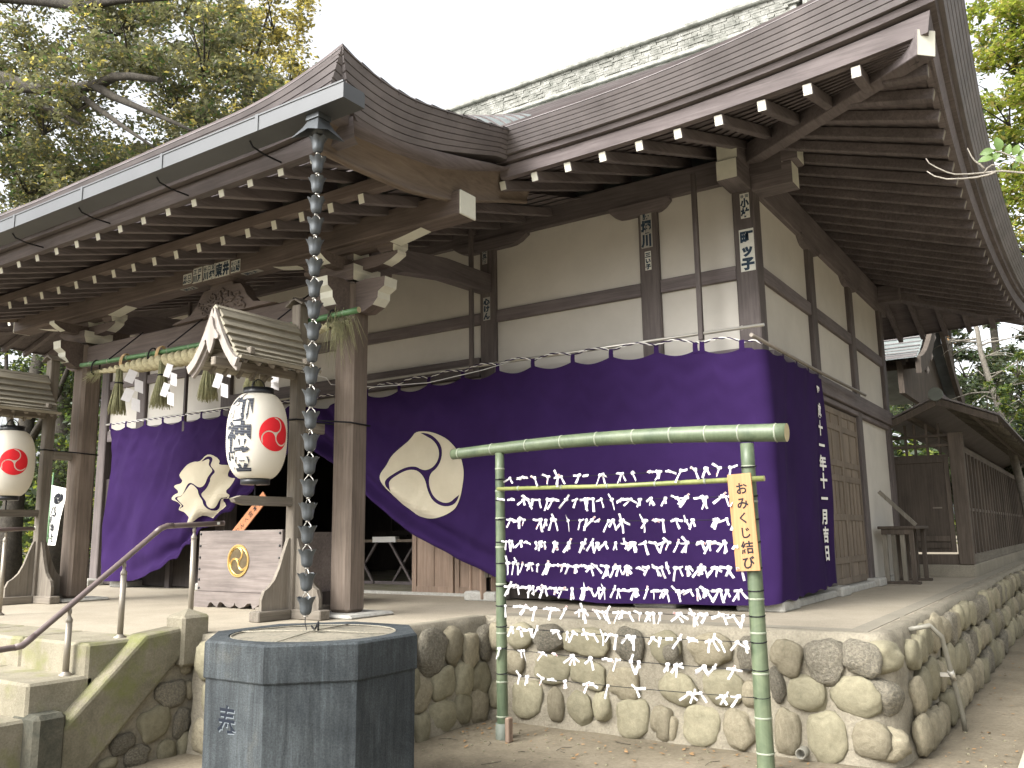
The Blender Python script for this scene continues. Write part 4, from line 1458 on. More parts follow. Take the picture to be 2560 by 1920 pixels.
for x in TABS_L:
    tab(None, x, topL(x) - 0.03, topL(x) + 0.075, fL(x, topL(x))[1] - 0.004, CLF)
for y in (8.25, 8.7, 9.12, 9.5):
    z = side_top(y)
    MB().sheet([[(-2.37, y - .027, z - .02), (-2.37, y + .027, z - .02)], [(-2.37, y - .024, z + .06), (-2.37, y + .024, z + .06)]]).build('tab', 'purple', CR)
# crests dyed on the cloth
def crest(parent, fn, cx_, cz_, rx, rz, turn, shear=0.0, warp=lambda a, b: (a, b)):
    for sh in tomoe(1.0, turn):
        bm = flat([sh], 0.09)
        place_flat(bm, 'crest', 'crest_cloth', parent, lambda a, b: fn(cx_ + warp(a, b)[0] * rx, cz_ + warp(a, b)[1] * rz + shear * warp(a, b)[0], 0.009))
def warp_r(a, b):
    k = max(0.0, -a - 0.25)
    return (a - 0.22 * k, b * (1 - 0.55 * k) - 0.10 * k)
def warp_l(a, b):
    return (a + 0.09 * sin(b * 15 + 1) * (0.35 + abs(a)), b + 0.05 * sin(a * 9))
crest(CR, fR, -6.36, 2.235, 0.57, 0.50, radians(93), -0.05, warp_r)
crest(CLF, fL, -10.40, 2.24, 0.60, 0.44, radians(96), 0.05, warp_l)
# date down the side
for i, ch in enumerate('平成十一年十一月吉日'):
    z = 2.99 - i * 0.186
    sh = [moved(glyph(ch, 0.04), 0.19, 0.165, 0, 0)]
    place_flat(flat(sh, 0.06), 'lettering', 'white_cloth', CR, lambda a, b: side_curt(9.42 + a, z + b, 0.014))

# rods, striped cord, wire
mb = MB().tube([(-2.39, 7.78, 3.425), (-7.6, 7.80, 3.43)], 0.016, 10)
for x in (-2.6, -3.2, -3.9, -4.6, -5.4):
    mb.tube([(x + .018 * cos(a), 7.78, 3.425 + .022 * sin(a)) for a in [q * pi / 4 for q in range(9)]], 0.002, 4)
tag(mb.build('curtain_rod', 'steel', loc=(-5, 7.78, 3.42)), 'steel rod above the purple curtain on the right of the front wall', 'curtain rod', 'steel curtain rods')
mb = MB().tube([(-8.5, 7.79, 3.36), (-12.95, 7.79, 3.345)], 0.014, 8)
tag(mb.build('curtain_rod', 'steel', loc=(-10.5, 7.78, 3.35)), 'thin steel rod above the wrinkled curtain behind the straw tassels', 'curtain rod', 'steel curtain rods')
M['dullrod'] = plain('dull_brown_rod', (0.20, 0.175, 0.145), 0.5, 0.4, 0.2)
mb = MB().tube([(-2.36, 7.30, 3.235), (-2.36, 9.4, 3.235), (-2.36, 11.75, 3.26)], 0.018, 10)
tag(mb.build('curtain_rod', 'dullrod', loc=(-2.36, 9.5, 3.24)), 'dull brown rod along the side wall above the date lettering', 'curtain rod', 'steel curtain rods')
def cord(pts, name, label):
    P = [Vector(q) for q in pts]
    th = thing(name, label, 'cord', pts[0])
    n = 3
    for s in range(2):
        mb = MB()
        path = []
        acc = 0
        fine = []
        for a, b in zip(P, P[1:]):
            L = (b - a).length; k = max(2, int(L / 0.012))
            for i in range(k):
                fine.append(a.lerp(b, i / k))
        for i, q in enumerate(fine):
            an = i * 0.55 + s * pi
            path.append((q.x, q.y + 0.006 * cos(an), q.z + 0.006 * sin(an)))
        mb.tube(path, 0.0065, 4)
        mb.build('strand', ['white_cloth', 'rope_purple'][s], th)
M['rope_purple'] = plain('dark_purple_cord', (0.035, 0.02, 0.06), 0.9, 0.1)
pts = []
for x in sorted(TABS):
    pts.append((x, 7.745, topR(x) + 0.065))
cz_ = []
for a, b in zip(pts, pts[1:]):
    for i in range(5):
        t = i / 5
        cz_.append((lerp(a[0], b[0], t), 7.745, lerp(a[2], b[2], t) + 0.045 * sin(pi * t) * min(1, (b[0] - a[0]) / .4)))
cz_.append(pts[-1])
cz_ += [(-2.46, 7.74, 3.28), (-2.40, 7.76, 3.235)]
cord(cz_, 'striped_cord', 'purple and white twisted cord threaded through the curtain tabs at the hall corner')
pts = []
for i, x in enumerate(sorted(TABS_L)):
    pts.append((x, 7.745, topL(x) + 0.06))
cord(pts, 'striped_cord', 'black and white twisted cord over the wrinkled curtain left of the entrance')
pts = [(-6.06, 5.36, 3.08), (-5.9, 5.7, 3.02), (-6.25, 6.1, 3.05), (-6.15, 6.6, 3.08), (-5.9, 7.2, 3.18), (-5.45, 7.6, 3.33), (-5.2, 7.77, 3.42)]
tag(MB().tube(pts, 0.005, 5).build('white_wire', 'wire', loc=pts[0]), 'thin white wire sagging from the lantern stand to the curtain rod', 'wire')

# ---------------------------------------------------------------- shrine rope on a bamboo pole
SH = thing('shrine_rope', 'twisted straw shrine rope tied to a green bamboo pole across the porch', 'shrine rope', (-7.7, 5.6, 3.5))
BPL, BPR = Vector((-9.92, 5.60, 3.606)), Vector((-5.40, 5.60, 3.58))
path = [BPL.lerp(BPR, i / 24) + Vector((0, 0, -0.035 * sin(pi * i / 24))) for i in range(25)]
mb = MB().tube(path, [0.026 + 0.003 * i / 24 for i in range(25)], 10, 0, capmat=1)
mb.build('bamboo_pole', ['bamboo_d', 'bamboo_end'], SH)
for i in range(1, 13):
    q = path[i * 2 - 1]
    MB().tube([q + Vector((-.006, 0, 0)), q + Vector((0, 0, 0)), q + Vector((.006, 0, 0))], [.0265, .032, .0265], 10).build('bamboo_node', 'node', SH)
for s in range(2):
    pp, rr_ = [], []
    for i in range(161):
        t = i / 160
        x = lerp(-9.6, -5.62, t)
        th = 0.047 * min(1, 0.28 + 3.2 * t) * min(1, 0.30 + 6 * (1 - t)) * (1.15 - 0.25 * abs(2 * t - 1))
        z = 3.488 - 0.04 * sin(pi * t)
        an = t * 2 * pi * 17 + s * pi
        pp.append((x, 5.60 + th * 0.75 * cos(an), z + th * 0.75 * sin(an))); rr_.append(th)
    MB().tube(pp, rr_, 9).build('rope_strand', 'straw', SH)
rg = random.Random(8)
mb = MB()
for i in range(130):
    a = rg.uniform(-1, 1); b = rg.uniform(-0.12, 0.12); l = rg.uniform(0.12, 0.5)
    p0 = Vector((-5.66 + rg.uniform(-.12, .1), 5.60 + rg.uniform(-.04, .04), 3.49 + rg.uniform(-.04, .04)))
    d = Vector((rg.uniform(-.15, .6), rg.uniform(-.5, .3), rg.uniform(-.5, .5))) * l
    mb.tube([p0, p0 + d * 0.5 + Vector((0, 0, 0.02)), p0 + d + Vector((0, 0, -l * 0.6))], [0.0028, 0.0022, 0.001], 3)
for i in range(60):
    l = rg.uniform(0.1, 0.28)
    p0 = Vector((-9.55, 5.60, 3.485)) + Vector((rg.uniform(-.1, .1), rg.uniform(-.03, .03), rg.uniform(-.03, .03)))
    mb.tube([p0, p0 + Vector((-l, rg.uniform(-.06, .06), rg.uniform(-.12, .02)))], [0.003, 0.001], 3)
mb.build('loose_straw', 'greenstraw', SH)['kind'] = 'stuff'
for x, mt in ((-9.62, 'rope_dark'), (-9.05, 'twine'), (-8.52, 'rope_dark'), (-8.38, 'twine'), (-7.0, 'twine'), (-5.75, 'rope_dark')):
    for k in range(2 if mt == 'rope_dark' else 4):
        mb = MB().tube([(x + k * 0.014 + .02 * sin(a), 5.60 + .05 * cos(a), 3.545 + .085 * sin(a)) for a in [q * pi / 7 for q in range(15)]], 0.006, 5)
        mb.build('tie', mt, SH)
for x in (-9.3, -8.2, -6.55):
    MB().tube([(x, 5.57, 3.60), (x + 0.32, 5.775, 3.91)], 0.008, 5).build('hanging_cord', 'rope_dark', SH)

def tassel(x, label):
    y = 5.56
    t = thing('straw_tassel', label, 'tassel', (x, y, 3.42), 'straw tassels on the shrine rope')
    rg = random.Random(int(-x * 100))
    mb = MB()
    for i in range(190):
        a = rg.uniform(0, 2 * pi); q = sqrt(rg.random())
        r0, r1, r2_ = 0.035 * q, 0.042 * q, (0.105 + rg.uniform(-0.015, 0.02)) * q
        L = 0.50 + rg.uniform(-0.05, 0.03)
        mb.tube([(x + r0 * cos(a), y + r0 * sin(a), 3.45), (x + r1 * cos(a), y + r1 * sin(a), 3.29), (x + (r2_ * .7) * cos(a), y + (r2_ * .7) * sin(a), 3.12), (x + r2_ * cos(a + .1), y + r2_ * sin(a + .1), 3.45 - L)], [0.0045, 0.0042, 0.0036, 0.0025], 3)
    mb.build('straw', 'greenstraw', t)
    MB().lathe([(0.047, -0.008), (0.052, 0), (0.047, 0.008)], 14, (x, y, 3.29)).build('binding', 'rope_dark', t)
tassel(-9.05, 'leftmost straw tassel, beside the left porch post')
tassel(-8.25, 'second straw tassel from the left post, partly behind a zigzag paper')
tassel(-7.46, 'third straw tassel, left of the roofed lantern stand')
tassel(-6.74, 'straw tassel half hidden behind the white lantern and its roof')

def shide(x, label, turn):
    t = thing('zigzag_paper', label, 'paper streamer', (x, 5.53, 3.42), 'zigzag paper streamers')
    z = 3.40
    w, h = 0.088, 0.135
    c, s_ = cos(turn), sin(turn)
    px_, py_ = 0.0, 0.0
    for i in range(4):
        sk = 0.045
        dx = 0.035 if i % 2 else -0.035
        mb = MB()
        yy = 5.53 - 0.012 * i
        quad = [(dx - w / 2, z), (dx + w / 2, z - 0.03), (dx + w / 2 - sk * (1 if i % 2 == 0 else -0.2), z - h - 0.03), (dx - w / 2 - sk * (1 if i % 2 == 0 else -0.2), z - h)]
        mb.prism(quad, lambda u_, zz: (x + u_ * c, yy + u_ * s_ + 0.03 * (zz - z), zz), (0, 0.0015, 0))
        mb.build('paper_fold', 'paper', t)
        z -= h * 0.78
for x, lb, tn in ((-8.67, 'zigzag paper streamer beside the first straw tassel, seen edge on', 1.0), (-8.03, 'zigzag paper streamer in front of the second straw tassel', 0.2), (-7.16, 'zigzag paper streamer right of the third straw tassel', 0.25), (-6.42, 'zigzag paper streamer showing behind the lantern top', 0.25)):
    shide(x, lb, tn)

# ---------------------------------------------------------------- offering box
OB = thing('offering_box', 'weathered wooden offering box with a gold three comma crest', 'offering box', (-7.43, 6.35, H))
bx0, bx1 = -8.075, -6.775
MB().box(bx0, bx1, 6.0, 6.035, 1.0, 1.627, 0, 0.006).build('front_board', 'boxwood', OB)
MB().box(bx0 + 0.01, bx0 + 0.05, 6.035, 6.75, 0.98, 1.60).build('side_board', 'boxwood', OB)
MB().box(bx1 - 0.05, bx1 - 0.01, 6.035, 6.75, 0.98, 1.60).build('side_board', 'boxwood', OB)
MB().box(bx0 + 0.05, bx1 - 0.05, 6.72, 6.75, 0.98, 1.60).build('back_board', 'boxwood', OB)
poly = [(bx0 - 0.03, 1.0), (bx0 - 0.03, H)]
edge = [(-7.86, H), (-7.83, .885), (-7.80, .895), (-7.74, .86), (-7.70, .845), (-7.69, .87), (-7.665, .90), (-7.62, .895), (-7.57, .862), (-7.50, .848), (-7.44, .87), (-7.425, .90), (-7.41, .87), (-7.35, .848), (-7.28, .862), (-7.23, .895), (-7.185, .90), (-7.16, .87), (-7.15, .845), (-7.11, .86), (-7.05, .895), (-7.02, .885), (-6.99, H)]
poly += edge + [(bx1 + 0.03, H), (bx1 + 0.03, 1.0)]
MB().prism(poly, lambda u_, z: (u_, 5.975, z), (0, 0.06, 0)).build('scalloped_plinth', 'boxwood', OB)
MB().box(bx0 - 0.03, bx1 + 0.03, 6.2, 6.8, H, 0.99).build('plinth_core', 'dark', OB)
for i in range(9):
    x = bx0 + 0.12 + i * 0.132
    MB().box(x - 0.025, x + 0.025, 6.04, 6.72, 1.555, 1.60, 0, 0.004).build('slat', 'boxwood', OB)
for x in (bx0 + 0.03, bx1 - 0.03):
    for z in (1.595, 1.47, 1.35, 1.23, 1.12, 1.035):
        MB().lathe([(0.0, 0.0), (0.013, 0.0), (0.012, 0.008), (0.006, 0.013), (0.0, 0.014)], 10).build('tmp', 'black').name
        o = bpy.data.objects['tmp']; o.name = 'nail'; o.rotation_euler = (pi / 2, 0, 0); o.parent = OB
        o.location = Vector((x, 5.9995, z)) - Vector(ORG[OB.name])
cxo, czo = -7.42, 1.318
mb = MB()
nseg = 48
def ring(mb, R0, R1, y0, y1, mat=0):
    P = []
    for i in range(nseg):
        a = 2 * pi * i / nseg
        P.append([(cxo + rr * cos(a), yy, czo + rr * sin(a)) for rr, yy in ((R0, y0), (R0, y1), (R1, y1), (R1, y0))])
    P.append(P[0])
    mb.sheet([[p[k] for p in P] for k in (0, 1, 2, 3)], mat, False)
ring(mb, 0.148, 0.165, 6.0, 5.988)
mb.build('crest_rim', 'gold', OB)
place_flat(flat([ellipse(0.15, 0.15, 48)]), 'crest_disc', 'golddark', OB, lambda a, b: (cxo + a, 5.9985, czo + b))
for sh in tomoe(0.142, radians(95)):
    vv, ff = sh
    out = vv
    inner = []
    n = len(out)
    mb = MB()
    # raised gold outline that follows the comma
    mb.tube([(cxo + x, 5.996, czo + z) for x, z in out[::1] + out[:1]], 0.0048, 5)
    mb.build('crest_comma', 'gold', OB)

# orange board leaning behind the box
BRD = thing('orange_board', 'narrow orange board with black writing leaning behind the offering box', 'board', (-8.3, 6.8, 1.62))
p0, p1 = Vector((-8.60, 6.86, 1.56)), Vector((-8.05, 6.86, 2.03))
ax = (p1 - p0).normalized()
sd_ = Vector((ax.z, 0, -ax.x))
MB().obox((p0 + p1) / 2, (ax, Vector((0, 1, 0)), sd_), ((p1 - p0).length / 2, 0.008, 0.068), 0, 0.002).build('board', 'orangewood', BRD)
sh = []
for i, ch in enumerate('御本宮へんむ'):
    sh.append(moved(glyph(ch, 0.01), 0.075, 0.075, -i * 0.098 + 0.24, 0))
mid = (p0 + p1) / 2
place_flat(flat(sh), 'lettering', 'ink', BRD, lambda a, b: tuple(mid + ax * a - sd_ * 0 + Vector((0, -0.0095, 0)) + Vector((-ax.z, 0, ax.x)) * b))
# trestle inside
TR = thing('trestle_table', 'folded trestle stand with crossed legs inside the dark doorway', 'trestle', (-8.7, 9.8, H))
for x in (-9.2, -8.45):
    for s in (-1, 1):
        MB().bar((x - 0.22 * s, 9.75 + .03 * s, H + 0.03), (x + 0.22 * s, 9.75 + .03 * s, H + 0.62), 0.035, 0.035, 0, 0.004).build('leg', 'eave_z', TR)
MB().bar((-9.6, 9.75, H + 0.64), (-8.1, 9.75, H + 0.64), 0.06, 0.04).build('top_rail', 'door', TR)
MB().box(-9.0, -8.55, 9.70, 9.78, H + 0.62, H + 0.70).build('white_wrap', 'white_cloth', TR)
MB().bar((-9.6, 9.75, H + 0.04), (-8.1, 9.75, H + 0.04), 0.05, 0.04).build('foot_rail', 'eave_x', TR)
# ---------------------------------------------------------------- lantern stands and lanterns
def lantern_stand(px, py, label, tie):
    t = thing('lantern_stand', label, 'lantern stand', (px, py, H), 'roofed lantern stands')
    w = 0.055
    MB().box(px - w, px + w, py - w, py + w, H, 3.70, 0, 0.008).build('post', 'grey_z', t)
    # small cap on the post head
    for s in (-1, 1):
        MB().obox((px + 0.05 * s, py, 3.725), (Vector((0.86, 0, -0.51 * s)), Vector((0, 1, 0)), Vector((0.51 * s, 0, 0.86))), (0.07, 0.085, 0.009)).build('post_cap', 'grey_y', t)
    # arms that hold the lantern
    MB().box(px - 0.03, px + 0.03, py - 0.95, py + 0.08, 2.985, 3.06, 0, 0.008).build('upper_arm', 'grey_y', t)
    MB().prism([(py + 0.06, 1.905), (py - 0.62, 1.905), (py - 0.70, 1.88), (py - 0.68, 1.85), (py - 0.58, 1.825), (py + 0.06, 1.825)], lambda y, z: (px - 0.03, y, z), (0.06, 0, 0)).build('lower_arm', 'grey_y', t)
    if tie:
        MB().box(px - 0.03 + 0.05, px + 0.03 + 0.05, py + 0.05, 5.78, 2.50, 2.60, 0, 0.008).build('tie_bar', 'grey_y', t)
    # crossed feet with curved braces
    prof = [(0.0, 0.62), (0.02, 0.61), (0.07, 0.48), (0.11, 0.36), (0.16, 0.26), (0.22, 0.20), (0.27, 0.17), (0.30, 0.10), (0.30, 0.0), (0.0, 0.0)]
    for k in range(4):
        a = k * pi / 2
        ca, sa = cos(a), sin(a)
        MB().prism(prof, lambda u_, z: (px + ca * (w + u_) - sa * -0.018, py + sa * (w + u_) - ca * 0.018, H + 0.085 + z), (-sa * 0.036, ca * 0.036, 0)).build('brace', 'grey_z', t)
    MB().box(px - 0.42, px + 0.42, py - 0.06, py + 0.06, H, H + 0.085, 0, 0.008).build('foot', 'grey_x', t)
    MB().box(px - 0.065, px + 0.065, py - 0.42, py - 0.061, H, H + 0.088, 0, 0.008).build('foot', 'grey_y', t)
    MB().box(px - 0.065, px + 0.065, py + 0.061, py + 0.42, H, H + 0.088, 0, 0.008).build('foot', 'grey_y', t)
    # gabled roof: overlapping boards
    yr0, yr1 = py - 0.93, py - 0.06
    n = 8
    def prof_roof(s):     # s 0..1 from ridge to eave -> (half width, z)
        return (0.015 + 0.315 * s, 3.485 - 0.475 * (1 - (1 - s) ** 1.55))
    for side in (-1, 1):
        for i in range(n):
            h0, z0 = prof_roof(i / n); h1, z1 = prof_roof((i + 1) / n)
            a = Vector((px + side * h0, 0, z0)); b = Vector((px + side * (h1 + 0.012), 0, z1 - 0.006))
            up = Vector((0, 0, 1))
            dr = (b - a).normalized(); nn = Vector((-dr.z * side, 0, dr.x * side)); nn = nn if nn.z > 0 else -nn
            mb = MB()
            P = [a, b, b + nn * 0.030, a + nn * 0.008]
            mb.prism([(q.x, q.z + 0.0) for q in P], lambda x, z: (x, yr0 + 0.012 * sin(i * 5), z), (0, yr1 - yr0 + (0.02 if i == n - 1 else 0), 0))
            mb.build('roof_board', 'shingle', t)
        # bargeboard: curved strip under the roof edge
        up_, lo = [], []
        for i in range(13):
            h, z = prof_roof(i / 12)
            up_.append((side * (h + 0.004), z - 0.006)); lo.append((side * max(0.0, h - 0.030 - 0.012 * (1 - i / 12)), z - 0.062 - 0.012 * (i == 12)))
        poly = up_ + lo[::-1]
        MB().prism(poly, lambda u_, z: (px + u_, yr0 - 0.035, z), (0, 0.03, 0)).build('bargeboard', 'grey_pale', t)
        MB().prism([(u_ * 0.96, z - 0.03) for u_, z in poly], lambda u_, z: (px + u_, yr0 - 0.004, z), (0, 0.03, 0)).build('bargeboard', 'grey_pale', t)
        for i in range(6):
            y = lerp(yr0 + 0.06, yr1 - 0.08, i / 5)
            h0, z0 = prof_roof(0.55); h1, z1 = prof_roof(0.98)
            MB().bar((px + side * h0, y, z0 - 0.03), (px + side * h1, y, z1 - 0.025), 0.03, 0.03).build('roof_rafter', 'grey_x', t)
    MB().prism([(-.035, 3.482), (0, 3.512), (.035, 3.482), (.03, 3.465), (-.03, 3.465)], lambda u_, z: (px + u_, yr0 - 0.02, z), (0, yr1 - yr0 + .02, 0)).build('ridge_board', 'shingle', t)
    # carved pendant in the gable
    half = [(0.0, 3.40), (0.02, 3.38), (0.03, 3.33), (0.05, 3.285), (0.075, 3.26), (0.105, 3.225), (0.10, 3.20), (0.07, 3.195), (0.05, 3.205), (0.04, 3.16), (0.02, 3.11), (0.0, 3.08)]
    poly = half + [(-x, z) for x, z in reversed(half[1:-1])]
    MB().prism(poly, lambda u_, z: (px + u_, yr0 - 0.058, z), (0, 0.02, 0)).build('gable_pendant', 'grey_pale', t)
    MB().bar((px - 0.30, py - 0.78, 3.10), (px + 0.30, py - 0.78, 3.10), 0.05, 0.06, 0, 0.006).build('cross_bearer', 'grey_x', t)
    MB().bar((px - 0.30, py - 0.16, 3.10), (px + 0.30, py - 0.16, 3.10), 0.05, 0.06, 0, 0.006).build('cross_bearer', 'grey_x', t)
    return t
M['grey_pale'] = wood('pale_carved_wood', (0.25, 0.222, 0.198), (0.40, 0.36, 0.325), 'z', 0.8, 0.04, 0.2)

def lantern(px, py, face, label, text_face):
    t = thing('paper_lantern', label, 'lantern', (px, py, 2.05), 'white paper lanterns')
    zb, zt = 2.055, 2.80
    prof = []
    nr = 46
    def rad(z):
        s = (z - (zb + zt) / 2) / ((zt - zb) / 2)
        return 0.125 + 0.135 * (max(0.0, 1 - abs(s) ** 2.7)) ** 0.62
    for i in range(nr * 2 + 1):
        z = lerp(zb, zt, i / (nr * 2))
        prof.append((rad(z) - (0.0028 if i % 2 == 0 else 0), z))
    MB().lathe(prof, 48, (px, py, 0)).build('paper_shade', 'lantern', t)
    MB().lathe([(0.0, 0), (0.128, 0), (0.132, 0.004), (0.132, 0.062), (0.120, 0.062), (0.12, 0.055)], 32, (px, py, zt - 0.008)).build('top_ring', 'black', t)
    MB().lathe([(0.0, 0.0), (0.12, 0.0), (0.126, 0.004), (0.126, 0.055), (0.0, 0.055)], 32, (px, py, zb - 0.05)).build('bottom_ring', 'black', t)
    MB().tube([(px, py - 0.07 * cos(a), zt + 0.05 + 0.085 * sin(a)) for a in [q * pi / 10 for q in range(11)]], 0.006, 6).build('handle', 'black', t)
    MB().tube([(px, py, zt + 0.13), (px + 0.008, py, zt + 0.2), (px - 0.008, py, 3.0)], 0.004, 5).build('hook', 'steel', t)
    MB().tube([(px, py, zb - 0.05), (px, py, 1.9)], 0.008, 6).build('bottom_cord', 'rope_dark', t)
    zc = (zb + zt) / 2
    def wrap(az):
        def fn(a, b):
            z = zc + b
            rr = rad(z) + 0.0035
            th = az + a / 0.262
            return (px + rr * cos(th), py + rr * sin(th), z)
        return fn
    for sh in tomoe(0.150, radians(95)):
        place_flat(flat([sh], 0.022), 'crest', 'red', t, wrap(face))
    for i, ch in enumerate('御神燈'):
        sh = [moved(glyph(ch, 0.034), 0.27, 0.222, 0, 0.215 - i * 0.217)]
        place_flat(flat(sh, 0.022), 'lettering', 'lanternink', t, wrap(text_face))
    return t
def lantern_ink():
    mt, nt, b = nmat('lantern_brush_ink', 0.8, 0.1)
    v = coords(nt, (1, 1, 1))
    w = node(nt, 'ShaderNodeTexWave', Scale=22.0, Distortion=0.6, Detail=2.0)
    w.bands_direction = 'Z'
    nt.links.new(v, w.inputs['Vector'])
    nt.links.new(ramp(nt, w.outputs['Fac'], ((0.10, (0.16, 0.17, 0.19)), (0.22, (0.018, 0.02, 0.028)))), b.inputs['Base Color'])
    return mt
M['lanternink'] = lantern_ink()
SPX, SPY = -6.06, 5.50
lantern_stand(SPX, SPY, 'roofed wooden lantern stand right of the offering box', True)
lantern(SPX - 0.03, SPY - 0.43, radians(-4), 'white paper lantern with brushed characters and red crest by the rain chain', radians(-78))
lantern_stand(-10.36, SPY, 'roofed wooden lantern stand at the left edge before the left porch post', True)
lantern(-10.33, SPY - 0.43, radians(-16), 'white paper lantern with red crest cut off by the left edge of view', radians(-100))
# cords that tie the stands to the porch posts
for x, lb in ((-5.77, 'black cord tying the right lantern stand to its porch post'), (-10.28, 'black cord tying the left lantern stand to its porch post')):
    x0 = SPX if x > -8 else -10.36
    a, b = 0.062, 0.128
    pts = [(x0 + a, SPY - 0.06, 2.61), (x + b, 5.77, 2.585), (x + b + .004, 6.02, 2.575), (x - b, 6.025, 2.58), (x - b - .004, 5.77, 2.59), (x0 - a, SPY - .06, 2.615), (x0 + a, SPY - .062, 2.61)]
    tag(MB().tube(pts, 0.008, 5).build('black_cord', 'rope_dark', loc=pts[0]), lb, 'cord', 'black cords on the lantern stands')

# ---------------------------------------------------------------- rain chain
CX, CY = -4.225, 3.95
RC = thing('rain_chain', 'hanging rain chain of grey metal flower cups over the stone basin', 'rain chain', (CX, CY, 1.0))
mb = MB()
for (h0, z0, h1, z1) in ((0.055, 4.435, 0.06, 4.40), (0.06, 4.40, 0.062, 4.395)):
    mb.box(CX - h1, CX + h1, CY - h1, CY + h1, z1, z0)
for s in range(4):
    a = s * pi / 2
    def rp(u_, v, z):
        return (CX + cos(a) * u_ - sin(a) * v, CY + sin(a) * u_ + cos(a) * v, z)
    mb.sheet([[rp(.05, -.05, 4.395), rp(.05, 0, 4.395), rp(.05, .05, 4.395)], [rp(.075, -.075, 4.34), rp(.07, 0, 4.345), rp(.075, .075, 4.34)], [rp(.13, -.13, 4.255), rp(.095, 0, 4.31), rp(.13, .13, 4.255)]])
mb.tube([(CX, CY, 4.40), (CX, CY, 4.29)], 0.042, 14)
mb.build('outlet_skirt', 'cup', RC)
bmv = MB()
nseg_, nz_ = 48, 9
rows = []
for j in range(nz_):
    t = j / (nz_ - 1)
    rw = []
    for i in range(nseg_ + 1):
        a = 2 * pi * i / nseg_
        lobe = abs(cos(3 * a)) ** 0.8
        rr_ = interp(t, ((0, 0.022), (0.06, 0.032), (0.3, 0.038), (0.6, 0.041), (0.8, 0.046), (1, 0.053))) + max(0, t - 0.7) / 0.3 * 0.010 * lobe - 0.0022 * (1 - lobe) * min(1, t * 2)
        zz = 0.105 * t + max(0, t - 0.75) / 0.25 * 0.017 * (lobe - 0.6)
        rw.append((rr_ * cos(a), rr_ * sin(a), zz))
    rows.append(rw)
bmv.sheet(rows)
bmv.sheet([[(q[0] * 0.93, q[1] * 0.93, q[2]) for q in rw] for rw in rows])
bmv.lathe([(0, 0), (0.022, 0)], nseg_)
cup_me = bmv.mesh('cup', [M['cup']])
lk = MB()
for s in (-1, 1):
    lk.tube([(0.040 * s, 0, 0.085), (0.028 * s, 0, 0.115), (0.008 * s, 0, 0.135), (0.006 * s, 0, 0.152)], 0.0034, 6)
lk.lathe([(0.0, 0.0), (0.014, 0), (0.014, 0.008), (0, 0.008)], 10, (0, 0, -0.012))
link_me = lk.mesh('link', [M['steel']])
for i in range(22):
    z = 4.175 - i * 0.1475
    rz = 0.35 * sin(i * 2.1)
    c = inst('cup', cup_me, RC, (CX + 0.003 * sin(i), CY, z - 0.01), (0, 0, rz))
    l = bpy.data.objects.new('link', link_me); COL.objects.link(l); l.parent = c
MB().tube([(CX, CY, 1.075), (CX + 0.01, CY - 0.01, 1.02), (CX + .06, CY - .04, .975), (-4.08, 3.87, 0.965)], 0.003, 5).build('tie_wire', 'rope_dark', RC)

# ---------------------------------------------------------------- octagonal basin
BZT = 0.98
BC = (-4.05, 3.865)
BAP = 0.602
BS = thing('stone_basin', 'tall dark octagonal stone basin under the rain chain, wire mesh on top', 'basin', (BC[0], BC[1], 0))
def octo(ap, z):
    R_ = ap / cos(pi / 8)
    return [(BC[0] + R_ * cos(-pi / 2 + pi / 8 + k * pi / 4), BC[1] + R_ * sin(-pi / 2 + pi / 8 + k * pi / 4), z) for k in range(8)]
def stack(mb, lv, mat=0):
    for a, b in zip(lv, lv[1:]):
        for k in range(8):
            k2 = (k + 1) % 8
            mb.add([a[k], a[k2], b[k2], b[k]], [(0, 1, 2, 3)], mat)
mb = MB()
stack(mb, [octo(BAP - .016, -0.05), octo(BAP - .012, BZT - 0.205)])
mb.build('body', 'basin', BS)
mb = MB()
stack(mb, [octo(BAP - .03, BZT - .21), octo(BAP - .004, BZT - .205), octo(BAP, BZT - .198), octo(BAP, BZT - .012), octo(BAP - .012, BZT)])
# top ring with a round opening
nq = 64
outer = []
for i in range(nq):
    a = 2 * pi * i / nq
    k = round((a + pi / 2) / (pi / 4)) * (pi / 4) - pi / 2
    rr_ = (BAP - .012) / cos(a - k)
    outer.append((BC[0] + rr_ * cos(a), BC[1] + rr_ * sin(a), BZT))
inner = [(BC[0] + 0.50 * cos(2 * pi * i / nq), BC[1] + 0.50 * sin(2 * pi * i / nq), BZT) for i in range(nq)]
inn2 = [(x, y_, BZT - 0.05) for x, y_, z in inner]
mb.sheet([outer + outer[:1], inner + inner[:1], inn2 + inn2[:1]], 0, False)
mb.build('cap', 'basin', BS)
mb = MB()
rg = random.Random(4)
rows = []
for j in range(12):
    rr_ = 0.495 * j / 11
    rows.append([(BC[0] + rr_ * cos(2 * pi * i / 48), BC[1] + rr_ * sin(2 * pi * i / 48), BZT - 0.012 + 0.004 * n3(rr_ * 9, i * 0.7) + 0.012 * (1 - j / 11)) for i in range(49)])
mb.sheet(rows)
